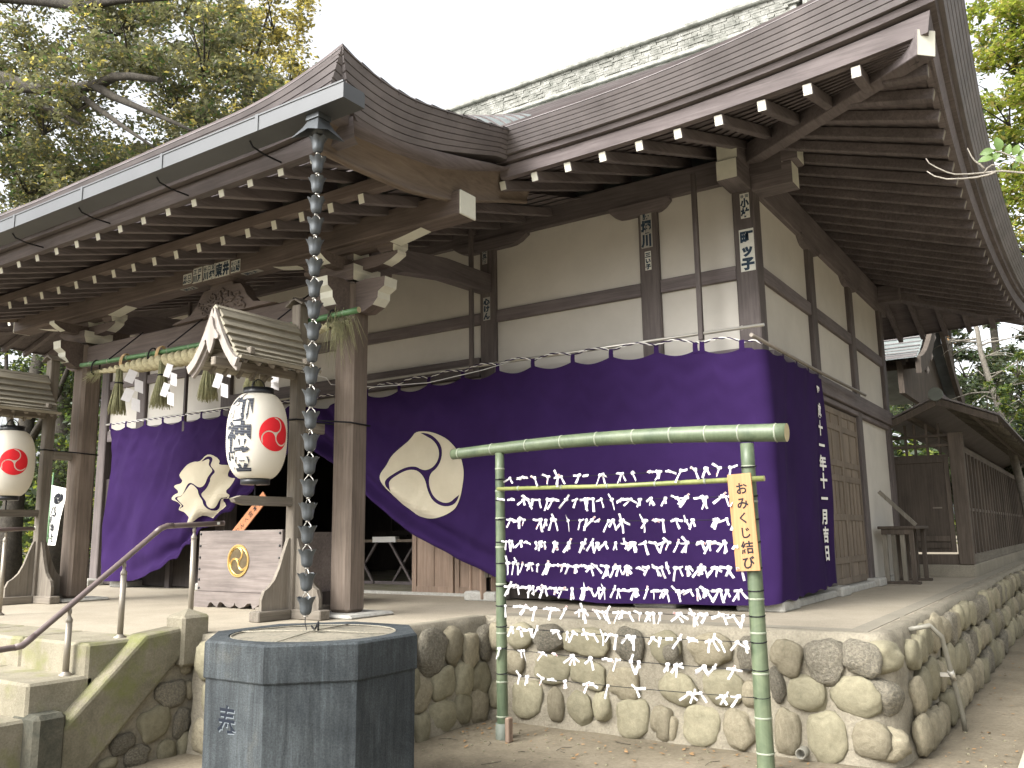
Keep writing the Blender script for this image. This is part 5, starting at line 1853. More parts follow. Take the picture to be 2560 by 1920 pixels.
def mesh_cover():
    mt, nt, b = nmat('wire_mesh_cover', 0.7, 0.3)
    v = coords(nt, (1, 1, 0.0))
    c = node(nt, 'ShaderNodeTexBrick', Scale=34.0)
    c.offset = 0.0
    c.inputs['Mortar Size'].default_value = 0.02
    c.inputs['Row Height'].default_value = 0.5
    c.inputs['Color1'].default_value = (0.10, 0.095, 0.075, 1); c.inputs['Color2'].default_value = (0.22, 0.20, 0.15, 1); c.inputs['Mortar'].default_value = (0.27, 0.25, 0.20, 1)
    nt.links.new(v, c.inputs['Vector'])
    g = noise_tex(nt, coords(nt), 6, 5)
    nt.links.new(mixc(nt, ramp(nt, g, ((0.4, 0.0), (0.6, 0.7))), c.outputs['Color'], (0.24, 0.215, 0.165)), b.inputs['Base Color'])
    bump(nt, b, c.outputs['Fac'], 0.6, 0.004)
    return mt
M['wiremesh'] = mesh_cover()
MC = mb.build('mesh_cover', 'wiremesh', BS)
for a in (0.35, 0.35 + pi / 2):
    MB().tube([(BC[0] + 0.49 * cos(a) * t, BC[1] + 0.49 * sin(a) * t, BZT - 0.004 + 0.014 * (1 - abs(t))) for t in (-1, -.5, 0, .5, 1)], 0.0038, 6).build('cross_bar', 'mesh_cover', MC)
MB().tube([(BC[0] + 0.488 * cos(2 * pi * i / 40), BC[1] + 0.488 * sin(2 * pi * i / 40), BZT - 0.006) for i in range(41)], 0.004, 6).build('rim_wire', 'mesh_cover', MC)
MB().tube([(BC[0] + .03, BC[1], BZT + .012), (BC[0] + .05, BC[1] - .02, BZT + .05), (BC[0] + .02, BC[1] + .01, BZT + .06), (BC[0], BC[1], BZT + .01), (BC[0] - .06, BC[1] + .03, BZT + .03)], 0.006, 6).build('wire_knot', 'rope_dark', MC)
# the carved character: flat strokes, with groove shade and lit lower edge painted on
yb = BC[1] - BAP + 0.012
for nm, mt, dx, dz, off in (('carved_character', 'carved', 0, 0, 0.0025), ('painted_lit_edge', 'litlip', 0.006, -0.006, 0.0012)):
    M['carved'] = M.get('carved') or plain('painted_groove_shade', (0.018, 0.022, 0.03), 0.9, 0.1)
    M['litlip'] = M.get('litlip') or plain('painted_lit_lip', (0.16, 0.18, 0.195), 0.9, 0.1)
    place_flat(flat([moved(glyph('奉', 0.008), 0.155, 0.21, -0.235 + 0.0, 0.0)]), nm, mt, BS, lambda a, b: (BC[0] + a + 0.19 + dx, yb - off, 0.545 + b + dz))

# ---------------------------------------------------------------- bamboo rack with fortune papers
RK = thing('bamboo_rack', 'green bamboo rack strung with black wires for tying paper fortunes', 'rack', (-3.05, 5.88, 0))
LP, RP = Vector((-4.05, 5.87, 0)), Vector((-1.985, 5.90, 0))
def bam_post(P, h, r0, r1, nodes, capz=None):
    path = [P + Vector((0.0, 0, -0.15 + (h + 0.15) * i / 16)) for i in range(17)]
    MB().tube(path, [lerp(r0, r1, i / 16) for i in range(17)], 16).build('bamboo_post', 'bamboo', RK)
    for z in nodes:
        rr_ = lerp(r0, r1, z / h)
        MB().lathe([(rr_ + .0003, -.007), (rr_ + .0035, -.003), (rr_ + .002, .000), (rr_ + .0035, .003), (rr_ + .0003, .006)], 18, (P.x, P.y, z)).build('bamboo_node', 'node', RK)
bam_post(LP, 2.21, 0.046, 0.037, (0.15, 0.41, 0.78, 1.16, 1.45, 1.68, 1.90, 2.08))
bam_post(RP, 2.15, 0.058, 0.046, (0.12, 0.34, 0.62, 0.88, 1.10, 1.75, 1.99))
M['sleeve'] = plain('grey_green_sleeve', (0.12, 0.135, 0.11), 0.6)
MB().box(-3.97, -3.93, 5.78, 5.84, -0.02, 0.16, 0, 0.006).build('stake', 'door_brown', RK)
MB().lathe([(0.056, -0.05), (0.056, 0.10), (0.047, 0.10)], 16, (LP.x, LP.y, 0)).build('post_sleeve', 'sleeve', RK)
A_, B_ = Vector((-4.535, 5.868, 2.228)), Vector((-1.705, 5.90, 2.205))
path = [A_.lerp(B_, i / 30) + Vector((0, 0, 0.045 * sin(pi * i / 30))) for i in range(31)]
rb = [lerp(0.044, 0.063, i / 30) for i in range(31)]
MB().tube(path, rb, 18, 0, capmat=1).build('top_bar', ['bamboo', 'bamboo_end'], RK)
for i, t in enumerate((0.025, 0.145, 0.265, 0.38, 0.49, 0.60, 0.705, 0.80, 0.885, 0.975)):
    j = t * 30; q = A_.lerp(B_, t) + Vector((0, 0, 0.045 * sin(pi * t))); rr_ = lerp(0.044, 0.063, t)
    d = (B_ - A_).normalized()
    MB().tube([q - d * .006, q - d * .003, q, q + d * .003, q + d * .006], [rr_ + .0004, rr_ + .003, rr_ + .0035, rr_ + .003, rr_ + .0004], 18).build('bamboo_node', 'node', RK)
path = [Vector((-4.05, 5.835, 1.915)), Vector((-3.0, 5.84, 1.895)), Vector((-1.86, 5.845, 1.90))]
MB().tube(path, [0.0155, 0.017, 0.019], 10, 0, capmat=1).build('thin_bar', ['bamboo_y', 'bamboo_end'], RK)
for x in (-3.85, -3.45, -3.05, -2.66, -2.28, -1.95):
    z = interp(x, ((-4.05, 1.915), (-3.0, 1.895), (-1.86, 1.90)))
    MB().tube([(x - .008, 5.838, z), (x, 5.838, z), (x + .008, 5.838, z)], [.016, .021, .017], 10).build('bamboo_node', 'node', RK)
# wires
LEFTZ = [1.995, 1.827, 1.672, 1.493, 1.325, 1.146, 0.993, 0.832, 0.666, 0.474]
RIGHTZ = [1.988, 1.786, 1.629, 1.476, 1.303, 1.155, 0.99, 0.821, 0.643, 0.469]
def wire_pt(i, t):
    a = Vector((LP.x + 0.02, LP.y - 0.045, LEFTZ[i])); b = Vector((RP.x - 0.02, RP.y - 0.055, RIGHTZ[i]))
    return a.lerp(b, t) + Vector((0, 0, -0.012 * sin(pi * t)))
for i in range(10):
    mb = MB().tube([wire_pt(i, k / 12) for k in range(13)], 0.0028, 5)
    for P, z, rr_ in ((LP, LEFTZ[i], 0.043), (RP, RIGHTZ[i], 0.053)):
        for q in range(2):
            mb.tube([(P.x + rr_ * cos(a), P.y + rr_ * sin(a), z + 0.003 * q + 0.006 * sin(a)) for a in [w * pi / 8 for w in range(17)]], 0.003, 4)
    mb.build('black_wire', 'rope_dark', RK)
# fortune papers: shared knotted shapes
def paper_mesh(seed):
    """a strip of paper knotted round the wire: a flat knot and two tails of unequal length"""
    rg = random.Random(seed)
    mb = MB()
    ka = rg.uniform(-0.5, 0.5)
    kx = Vector((cos(ka), 0, sin(ka))); kz = Vector((-sin(ka), 0, cos(ka)))
    mb.obox((0, -0.007, 0.001), (kx, Vector((0, 1, 0)), kz), (rg.uniform(0.011, 0.018), 0.007, rg.uniform(0.009, 0.012)), 0, 0.005)
    style = rg.random()
    down = lambda a, b: (rg.uniform(-90 - b, -90 - a) if rg.random() < 0.5 else rg.uniform(-90 + a, -90 + b))
    if style < 0.30:            # one tail along the wire, one hanging
        legs = [(rg.choice((rg.uniform(-14, 10), rg.uniform(170, 194))), rg.uniform(0.03, 0.055)), (down(0, 32), rg.uniform(0.055, 0.085))]
    elif style < 0.52:          # two hanging tails close together
        a = rg.uniform(-110, -70)
        legs = [(a - rg.uniform(8, 22), rg.uniform(0.05, 0.08)), (a + rg.uniform(8, 30), rg.uniform(0.035, 0.07))]
    elif style < 0.70:          # spread
        legs = [(rg.uniform(-150, -112), rg.uniform(0.04, 0.075)), (rg.uniform(-68, -30), rg.uniform(0.04, 0.075))]
    elif style < 0.86:          # lying along the wire
        legs = [(rg.uniform(160, 200), rg.uniform(0.03, 0.06)), (rg.uniform(-28, 18), rg.uniform(0.03, 0.06))]
    else:                       # one tail sticks up
        legs = [(rg.uniform(35, 75) if rg.random() < .5 else rg.uniform(105, 145), rg.uniform(0.03, 0.055)), (down(15, 55), rg.uniform(0.05, 0.08))]
    for k, (an, L) in enumerate(legs):
        an = radians(an); w0, w1 = 0.0050, rg.uniform(0.0066, 0.0092)
        d = Vector((cos(an), 0, sin(an))); n = Vector((-sin(an), 0, cos(an)))
        yy = rg.uniform(-0.022, 0.008); bend = rg.uniform(-0.35, 0.35); tw = rg.uniform(-0.7, 0.7)
        top, bot = [], []
        for s in range(4):
            t = s / 3
            c = d * (L * t) + n * (bend * L * t * t * 0.4) + Vector((0, -0.009 + yy * t, 0))
            nn = n * cos(tw * t) + Vector((0, 1, 0)) * sin(tw * t)
            w = lerp(w0, w1, min(1, t * 1.6))
            top.append(c + nn * w); bot.append(c - nn * w)
        mb.sheet([top, bot], 0, False)
        off = Vector((0, -0.002, 0))
        mb.sheet([[q + off for q in top[1:]], [q * 0.45 + p * 0.55 + off for q, p in zip(bot[1:], top[1:])]], 0, False)
        if rg.random() < 0.22:
            c = d * (L * 0.72) + n * (bend * L * 0.21) + Vector((0, -0.0125 + yy * 0.72, 0))
            mb.add([c + n * .005 - d * .004, c + n * .005 + d * .004, c - n * .005 + d * .004, c - n * .005 - d * .004], [(0, 1, 2, 3)], 1)
    return mb.mesh('fortune_paper', [M['paper'], M['redink']])
PAPERS = [paper_mesh(100 + i) for i in range(60)]
ORD = ['topmost', 'second', 'third', 'fourth', 'fifth', 'sixth', 'seventh', 'eighth', 'ninth', 'lowest']
COUNT = [24, 31, 30, 39, 47, 45, 35, 30, 22, 16]
rg = random.Random(21)
for i in range(10):
    n = COUNT[i]
    for k in range(n):
        t = (k + 0.5 + rg.gauss(0, 0.55)) / n
        t = min(0.99, max(0.0, 0.02 + t * 0.96))
        if i == 9 and 0.62 < t < 0.72:
            t += 0.1
        P = wire_pt(i, t)
        o = inst('fortune_paper', rg.choice(PAPERS), None, (P.x, P.y - 0.004 + rg.uniform(-.008, .004), P.z + rg.uniform(-.004, .004)),
                 (rg.uniform(-.15, .15), rg.uniform(-.18, .18), rg.uniform(-.5, .5)), tuple([rg.uniform(0.92, 1.18)] * 3))
        tag(o, 'white knotted fortune paper on the %s wire of the bamboo rack' % ORD[i], 'fortune paper', 'fortune papers on the %s wire' % ORD[i])

# wooden sign hung on the right post of the rack
SG = thing('wooden_sign', 'fresh cedar sign with brushed characters hung on the right bamboo post', 'sign', (-2.02, 5.82, 1.28))
a0, a1 = Vector((-2.109, 5.822, 1.936)), Vector((-1.945, 5.822, 1.942))
b0, b1 = Vector((-2.083, 5.822, 1.278)), Vector((-1.917, 5.822, 1.290))
sx = (a1 - a0).normalized(); sz = (a0 - b0 + a1 - b1).normalized()
ctr = (a0 + a1 + b0 + b1) / 4
MB().obox(ctr, (sx, Vector((0, 1, 0)), sz), (0.083, 0.009, 0.326), 0, 0.002).build('board', 'cedar', SG)
for i, (ch, dx, s) in enumerate((('お', 0.01, 0.085), ('み', 0.008, 0.085), ('く', 0.004, 0.08), ('じ', 0.008, 0.082), ('結', 0.012, 0.088), ('び', 0.01, 0.088))):
    z = 0.225 - i * 0.099
    place_flat(flat([moved(glyph(ch, 0.022), s, s, dx, z, 0.05)]), 'lettering', 'ink', SG, lambda a, b: tuple(ctr + sx * a + sz * b + Vector((0, -0.0105, 0))))

# ---------------------------------------------------------------- handrails
def handrail(X, label, cap):
    t = thing('handrail', label, 'handrail', (X, 3.8, 0.4), 'step handrails')
    pts = [(2.3, 0.845), (2.9, 0.85), (3.12, 0.86), (3.17, 0.885), (4.12, 1.625), (4.18, 1.648), (4.70, 1.672)]
    MB().tube([(X, y, z) for y, z in pts], 0.0205, 12).build('grip', 'railgrip', t)
    for y, z in ((3.12, .86), (3.17, .885), (4.10, 1.61), (4.2, 1.649)):
        pass
    MB().tube([(X, 3.09, .858), (X, 3.14, .864), (X, 3.175, .889), (X, 3.22, .924)], 0.0225, 12).build('joint', 'railgrip', t)
    MB().tube([(X, 4.08, 1.594), (X, 4.125, 1.629), (X, 4.18, 1.649), (X, 4.23, 1.652)], 0.0225, 12).build('joint', 'railgrip', t)
    MB().tube([(X, 4.70, 1.672), (X, 4.712, 1.6725)], [0.0212, 0.0205], 12).build('end_cap', 'endpaint' if cap else 'railgrip', t)
    if not cap:
        MB().box(X + 0.0205, X + 0.0215, 4.63, 4.655, 1.66, 1.68).build('sticker', 'label', t)
    for y, zb in ((3.45, 0.63), (3.84, H), (4.43, H)):
        zt = interp(y, pts) - 0.022
        MB().tube([(X, y, zb), (X, y, zt - 0.085)], 0.0215, 12).build('rail_post', 'bronze', t)
        MB().lathe([(0.023, -0.006), (0.024, 0.0), (0.0235, 0.012), (0.013, 0.028), (0.010, 0.045), (0.014, 0.055), (0.014, 0.068), (0.010, 0.085), (0.0, 0.085)], 14, (X, y, zt - 0.085)).build('post_head', 'bronze', t)
        MB().bar((X, y - 0.06, zt + 0.004 - (0.047 if y < 4.1 else 0.002)), (X, y + 0.06, zt + 0.004 + (0.047 if y < 4.1 else 0.002)), 0.026, 0.006).build('bracket', 'bronze', t)
        MB().lathe([(0.045, 0.0), (0.045, 0.012), (0.028, 0.022), (0.022, 0.03)], 16, (X, y, zb)).build('base_plate', 'bronze', t)
handrail(-6.03, 'brown handrail with three bronze posts beside the sloping stone wall', False)
handrail(-8.98, 'handrail cut off by the left edge with a pale end cap', True)

# ---------------------------------------------------------------- roofed fence at the right
FN = thing('roofed_fence', 'dark roofed timber fence with a plank door beyond the hall', 'fence', (-1.9, 15, H))
fy = 14.62
mb = MB()
mb.box(-2.75, -1.60, fy - 0.07, fy + 0.10, H - 0.01, H + 0.18, 0, 0.012)
mb.box(-1.80, -1.60, fy + 0.10, 34, H - 0.01, H + 0.18, 0, 0.012)
mb.build('concrete_footing', 'border', FN)
MB().box(-2.72, -1.81, fy - 0.05, fy + 0.07, H + 0.18, H + 0.33, 0, 0.008).build('sill', 'fence', FN)
MB().box(-1.805, -1.605, fy - 0.085, fy + 0.095, H + 0.18, 2.98, 0, 0.01).build('corner_post', 'fence', FN)
FD_ = MB().box(-2.68, -1.83, fy - 0.01, fy + 0.03, H + 0.36, 2.62, 0, 0.004).build('plank_door', 'fence', FN)
for x in (-2.64, -1.86):
    MB().box(x - .035, x + .035, fy - 0.03, fy - 0.011, H + 0.36, 2.62, 0, 0.004).build('stile', 'fence', FD_)
for z in (1.30, 1.40, 2.58):
    MB().box(-2.60, -1.90, fy - 0.028, fy - 0.011, z - .04, z + .04, 0, 0.004).build('rail', 'fence', FD_)
MB().bar((-2.10, fy - 0.03, 1.86), (-1.97, fy - 0.03, 1.86), 0.012, 0.022).build('handle', 'grey_x', FD_)
MB().lathe([(0, 0.03), (0.018, 0.028), (0.022, 0.015), (0.012, 0)], 12).build('knob', 'steel', FD_)
kb = bpy.data.objects['knob']; kb.rotation_euler = (pi / 2, 0, 0); kb.location = Vector((-1.885, fy - 0.03, 1.80)) - Vector(ORG[FN.name])
for z in (2.64, 2.80, 2.95):
    MB().box(-2.72, -1.81, fy - 0.03, fy + 0.05, z - 0.022, z + 0.022, 0, 0.004).build('rail', 'fence', FN)
for x in (-2.40, -2.27, -2.10, -1.93):
    MB().box(x - .018, x + .018, fy - 0.015, fy + 0.035, 2.662, 3.14, 0, 0.003).build('baluster', 'fence', FN)
# run of fence going back
MB().box(-1.78, -1.63, fy + 0.1, 33, H + 0.18, H + 0.33, 0, 0.008).build('sill', 'fence_pale_y', FN)
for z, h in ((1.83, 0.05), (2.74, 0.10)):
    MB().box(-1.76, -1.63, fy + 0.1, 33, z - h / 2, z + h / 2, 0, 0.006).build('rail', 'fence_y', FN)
MB().box(-1.76, -1.72, fy + 0.1, 33, 1.0, 2.74).build('board_backing', 'fence', FN)
for k in range(26):
    y = fy + 0.42 + k * 0.46
    MB().box(-1.70, -1.615, y - 0.05, y + 0.05, H + 0.33, 2.69, 0, 0.006).build('batten', 'fence', FN)
    if k < 22:
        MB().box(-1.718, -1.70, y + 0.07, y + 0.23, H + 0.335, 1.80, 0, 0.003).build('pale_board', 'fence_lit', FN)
# roof of the fence
cxr = -1.83
for s in (-1, 1):
    for i in range(5):
        h0, h1 = 0.78 * i / 5, 0.78 * (i + 1.06) / 5
        z0, z1 = 3.47 - 0.34 * i / 5 - 0.0 , 3.47 - 0.34 * (i + 1.06) / 5
        MB().prism([(s * h0, z0), (s * h1, z1), (s * h1, z1 + 0.03), (s * h0, z0 + 0.018)], lambda u_, z: (cxr + u_, fy - 0.62, z), (0, 20, 0)).build('roof_board', 'copper', FN)
    MB().prism([(s * 0.02, 3.44), (s * 0.76, 3.115), (s * 0.76, 3.02), (s * 0.02, 3.34)], lambda u_, z: (cxr + u_, fy - 0.60, z), (0, 0.05, 0)).build('bargeboard', 'fence', FN)
    MB().box(cxr + s * 0.42 - 0.03, cxr + s * 0.42 + 0.03, fy - 0.55, 33, 3.17, 3.25).build('purlin', 'fence_y', FN)
for k in range(30):
    y = fy - 0.4 + k * 0.42
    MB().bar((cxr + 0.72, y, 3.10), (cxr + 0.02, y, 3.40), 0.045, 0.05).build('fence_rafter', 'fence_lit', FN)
MB().tube([(cxr, fy - 0.64, 3.50), (cxr, fy + 19.4, 3.50)], 0.075, 12).build('ridge_log', 'copper', FN)
MB().tube([(cxr, fy - 0.68, 3.50), (cxr, fy - 0.60, 3.50)], 0.10, 16).build('ridge_end_disc', 'patina_dull', FN)
M['patina_dull'] = plain('dull_patina', (0.15, 0.165, 0.145), 0.6)
for o in bpy.data.objects:
    pass

# small table with spare legs against the fence
TB = thing('side_table', 'narrow weathered table with slatted legs standing by the side wall', 'table', (-2.3, 13.0, H))
MB().box(-2.49, -2.02, 12.45, 13.5, H + 0.71, H + 0.75, 0, 0.006).build('top', 'fence', TB)
MB().box(-2.45, -2.06, 12.47, 12.50, H + 0.64, H + 0.71).build('apron', 'fence', TB)
for y in (12.52, 13.42):
    for x in (-2.42, -2.31, -2.20, -2.09):
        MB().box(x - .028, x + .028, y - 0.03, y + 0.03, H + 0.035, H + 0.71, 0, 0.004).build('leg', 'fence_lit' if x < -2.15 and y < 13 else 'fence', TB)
    MB().box(-2.47, -2.02, y - 0.05, y + 0.05, H, H + 0.035, 0, 0.004).build('foot', 'fence', TB)
o = MB().bar((-2.49, 12.75, 2.06), (-2.06, 12.75, H + 0.76), 0.03, 0.05).build('leaning_slat', 'fence_lit', None, loc=(-2.2, 12.75, H + .76))
tag(o, 'wooden slat leaning from the narrow side table against the wall', 'slat')

# ---------------------------------------------------------------- pipes on the platform wall
mb = MB().tube([(-1.30, 7.30, 0.80), (-1.16, 7.36, 0.83), (-1.10, 7.48, 0.74), (-1.08, 7.66, 0.44), (-1.06, 7.88, 0.10), (-1.06, 7.92, -0.03)], 0.019, 10)
PP = tag(mb.build('drain_pipe', 'pvc', loc=(-1.1, 7.6, 0)), 'grey drain pipe running down the right side of the stone wall', 'pipe')
MB().tube([(-1.085, 7.635, 0.475), (-1.076, 7.68, 0.405)], 0.024, 10).build('clamp', 'steel', PP)
MB().bar((-1.08, 7.66, 0.44), (-1.25, 7.62, 0.44), 0.02, 0.03).build('clamp_arm', 'steel', PP)
mb = MB()
mb.lathe([(0.036, 0.0), (0.036, 0.10), (0.028, 0.10), (0.028, 0.02), (0, 0.02)], 16)
o = mb.build('drain_outlet', 'pvc', loc=(0, 0, 0))
o.rotation_euler = (pi / 2, 0, 0); o.location = (-1.873, 6.39, 0.045)
tag(o, 'short grey drain outlet at the foot of the stone wall', 'pipe')

# ---------------------------------------------------------------- banner in the trees
BN = thing('cloth_banner', 'white cloth banner with black crest and characters among the left trees', 'banner', (-16.7, 9.1, 0.0))
BK = 0.70
MB().tube([(-16.94, 9.1, 0), (-16.82, 9.1, 2.85)], 0.018, 8).build('pole', 'bamboo_d', BN)
for z in (2.55, 1.6):
    MB().tube([(-16.90 + (z - 1.6) * .04, 9.1, z), (-16.63 + (z - 1.6) * .04, 9.08, z)], 0.008, 6).build('loop', 'bamboo_d', BN)
def bfn(a, b, off=0):
    b2 = 1.55 + (b - 1.55) * BK
    return (-16.68 + a * BK + (b - 2.3) * 0.12 * BK + 0.02 * sin(b * 5), 9.1 + 0.04 * sin(a * 7 + b * 2) - off, b2)
MB().sheet([[bfn(lerp(-.25, .33, i / 8), lerp(1.42, 3.06 - .12 * i / 8, j / 16)) for i in range(9)] for j in range(17)]).build('cloth', 'white_cloth', BN)
for sh in tomoe(0.15, radians(95)):
    place_flat(flat([sh], 0.05), 'crest', 'ink', BN, lambda a, b: bfn(a + 0.10, b + 2.68, 0.01))
for i, ch in enumerate('八幡神社'):
    place_flat(flat([moved(glyph(ch, 0.03), 0.27, 0.27, 0.05, 2.36 - i * 0.245)], 0.08), 'lettering', 'ink', BN, lambda a, b: bfn(a, b, 0.01))

# ---------------------------------------------------------------- back hall roof behind the corner
BH = thing('back_hall', 'small hall behind with a bright curved copper roof and bargeboards', 'building', (-4.6, 20, 0))
def bh_z(d):
    return 6.9 - 1.05 * d + 0.13 * d * d
rows = []
for j in range(16):
    d = 3.4 * j / 15
    rows.append([(-2.72 + 0.10 * (d - 1.6) ** 2 * 0.3 - 4.5 * k / 8, 21.4 - d, bh_z(d) - 0.015 * (j % 2)) for k in range(9)])
MB().sheet(rows, 0, False).build('roof', 'patina', BH)
rows2 = [[(q[0], 2 * 21.4 - q[1], q[2]) for q in rw] for rw in rows]
MB().sheet(rows2).build('roof', 'patina', BH)
for j in range(2, 16):
    d = 3.4 * j / 15 - 0.02
    MB().bar((-2.74 + 0.03 * (d - 1.6) ** 2, 21.4 - d, bh_z(d) + 0.012), (-7.2, 21.4 - d, bh_z(d) + 0.012), 0.03, 0.02).build('roof_seam', 'copper', BH)
for s in (1, -1):
    edge = []
    for j in range(13):
        d = 3.3 * j / 12
        edge.append((21.4 - s * d, bh_z(d) - 0.01))
    lo = [(y, z - 0.32) for y, z in reversed(edge)]
    MB().prism(edge + lo, lambda y, z: (-2.55 - 0.12, y, z), (0.10, 0, 0)).build('bargeboard', 'fence', BH)
MB().box(-6.8, -4.4, 20.2, 22.6, 0, 4.6).build('wall', 'fence', BH)
gp = [(21.4 - d, bh_z(d) - 0.06) for d in (3.1, 2.6, 2.0, 1.4, 0.8, 0.3)] + [(21.4, 6.8)]
gp = gp + [(2 * 21.4 - y, z) for y, z in reversed(gp[:-1])]
MB().prism(gp + [(24.4, 4.2), (18.4, 4.2)], lambda y, z: (-2.95, y, z), (-0.1, 0, 0)).build('gable_wall', 'fence', BH)
for k in range(9):
    MB().bar((-2.70, 18.5 + k * 0.33, bh_z(2.9 - k * 0.33) - 0.22), (-3.6, 18.5 + k * 0.33, bh_z(2.9 - k * 0.33) - 0.22), 0.06, 0.08).build('gable_purlin', 'fence', BH)
for y in (19.2, 19.9, 20.6):
    MB().lathe([(0, 0), (0.05, 0.1), (0.02, 0.22), (0, 0.24)], 8, (-2.6, y - .2, bh_z(21.4 - y) - 0.62)).build('pendant', 'grey_pale', BH)
# ---------------------------------------------------------------- trees and plants
import numpy as np
NR = np.random.default_rng(5)

def leaf_mesh(name, clusters, per_m3, size, mats, mix=None, flat_=0.6, bell=0.35):
    """clusters: list of (centre, radius); leaves are bent two-triangle blades scattered through the volume"""
    C_, R_ = [], []
    for (c, r_) in clusters:
        rv = np.array(r_ if hasattr(r_, '__len__') else (r_, r_, r_ * 0.8), float)
        n = int(per_m3 * 4.19 * rv.prod())
        # sub-clumps give light and dark tufts and gaps
        k = max(5, int(n / 70))
        d = NR.normal(size=(k, 3)); d /= np.linalg.norm(d, axis=1)[:, None]
        sub = np.array(c) + d * rv * (NR.random((k, 1)) ** 0.45)
        idx = NR.integers(0, k, n)
        pts = sub[idx] + NR.normal(size=(n, 3)) * rv.mean() * np.array([0.16, 0.16, 0.09])
        C_.append(pts)
    P = np.concatenate(C_); n = len(P)
    a = NR.random(n) * 2 * np.pi
    el = NR.normal(0, 0.45, n) - 0.2
    d = np.stack([np.cos(a) * np.cos(el), np.sin(a) * np.cos(el), np.sin(el)], 1)
    up = NR.normal(size=(n, 3)) * 0.6 + np.array([0, 0, 1.0])
    w = np.cross(d, up); w /= np.linalg.norm(w, axis=1)[:, None] + 1e-9
    s = size * (0.65 + 0.7 * NR.random(n))[:, None]
    nn = np.cross(w, d)
    V = np.empty((n, 4, 3))
    V[:, 0] = P - d * s * 0.5
    V[:, 1] = P + w * s * 0.27 + nn * s * 0.08
    V[:, 2] = P + d * s * 0.5
    V[:, 3] = P - w * s * 0.27 + nn * s * 0.08
    me = bpy.data.meshes.new(name)
    me.vertices.add(n * 4)
    me.vertices.foreach_set('co', V.reshape(-1))
    me.loops.add(n * 4)
    me.loops.foreach_set('vertex_index', np.arange(n * 4, dtype=np.int32))
    me.polygons.add(n)
    me.polygons.foreach_set('loop_start', np.arange(0, n * 4, 4, dtype=np.int32))
    me.polygons.foreach_set('loop_total', np.full(n, 4, dtype=np.int32))
    for mt in mats:
        me.materials.append(M[mt])
    if len(mats) > 1:
        pr = mix or [1 / len(mats)] * len(mats)
        me.polygons.foreach_set('material_index', NR.choice(len(mats), n, p=pr).astype(np.int32))
    me.update(calc_edges=True)
    return me

def tree(name, label, cat, base, trunk, r0, limbs, clusters, dens, size, mats, mix=None, group=None, bark='bark'):
    t = thing(name, label, cat, base, group)
    MB().tube([base] + trunk, [r0 * (1 - 0.55 * i / len(trunk)) * (1.35 if i == 0 else 1) for i in range(len(trunk) + 1)], 10).build('trunk', bark, t)
    for path, ra in limbs:
        k = len(path)
        MB().tube(path, [ra * (1 - 0.75 * i / (k - 1)) for i in range(k)], 7).build('limb', bark, t)
    if clusters:
        me = leaf_mesh('crown', clusters, dens, size, mats, mix)
        o = inst('crown', me, t, (0, 0, 0))
        # twigs that carry the tufts
        mb = MB(); rg = random.Random(len(label))
        for (c, r_) in clusters:
            rm = r_ if not hasattr(r_, '__len__') else r_[0]
            c = Vector(c)
            for q in range(5):
                d = Vector((rg.uniform(-1, 1), rg.uniform(-1, 1), rg.uniform(-.7, .8)))
                mb.tube([c - Vector((0, 0, rm * .5)), c + d * rm * 0.5, c + d * rm * 0.95 + Vector((0, 0, -.1 * rm))], [0.012 + 0.012 * rm, 0.008 + 0.005 * rm, 0.004], 4)
        mb.build('twigs', bark, t)['kind'] = 'stuff'
    return t

T1 = [[-18.61, 8.64, 12.81], [-16.31, 8.64, 12.15], [-14.41, 8.64, 11.28], [-12.89, 8.64, 10.88], [-17.76, 8.64, 11.56], [-15.43, 8.64, 10.87], [-13.55, 8.64, 10.24], [-12.04, 8.64, 10.03], [-18.26, 8.64, 10.61], [-16.31, 8.64, 9.95], [-14.5, 8.64, 9.66], [-12.98, 8.64, 9.2], [-11.98, 8.64, 9.19], [-17.45, 8.64, 9.48], [-15.35, 8.64, 9.0], [-13.91, 8.64, 8.85]]
rg = random.Random(2)
cl = [((x + rg.uniform(-.2, .2), y + rg.uniform(-1.2, 1.6), z + rg.uniform(-.15, .15)), (0.95, 1.1, 0.62)) for x, y, z in T1]
cl += [((-19.8, 8.5, 12.0), 1.2), ((-20.3, 8.3, 10.2), 1.1), ((-19.0, 8.6, 13.8), 1.1), ((-16.5, 8.8, 13.6), 1.0), ((-18.2, 8.8, 9.3), 1.0), ((-19.3, 8.8, 8.4), 1.0), ((-16.4, 9.0, 8.6), 0.9), ((-19.6, 9.0, 11.0), 1.1), ((-17.0, 9.4, 13.4), 1.0), ((-15.2, 9.4, 12.6), 0.9), ((-14.2, 9.6, 12.2), 0.8), ((-18.8, 8.8, 7.4), 0.9), ((-17.4, 9.0, 7.8), 0.9)]
limb = lambda L, r_: ([tuple(q) for q in L], r_)
def nearer(lb, k):
    return ([(x * k, y * k, 1.55 + (z - 1.55) * k) for x, y, z in lb[0]], lb[1])
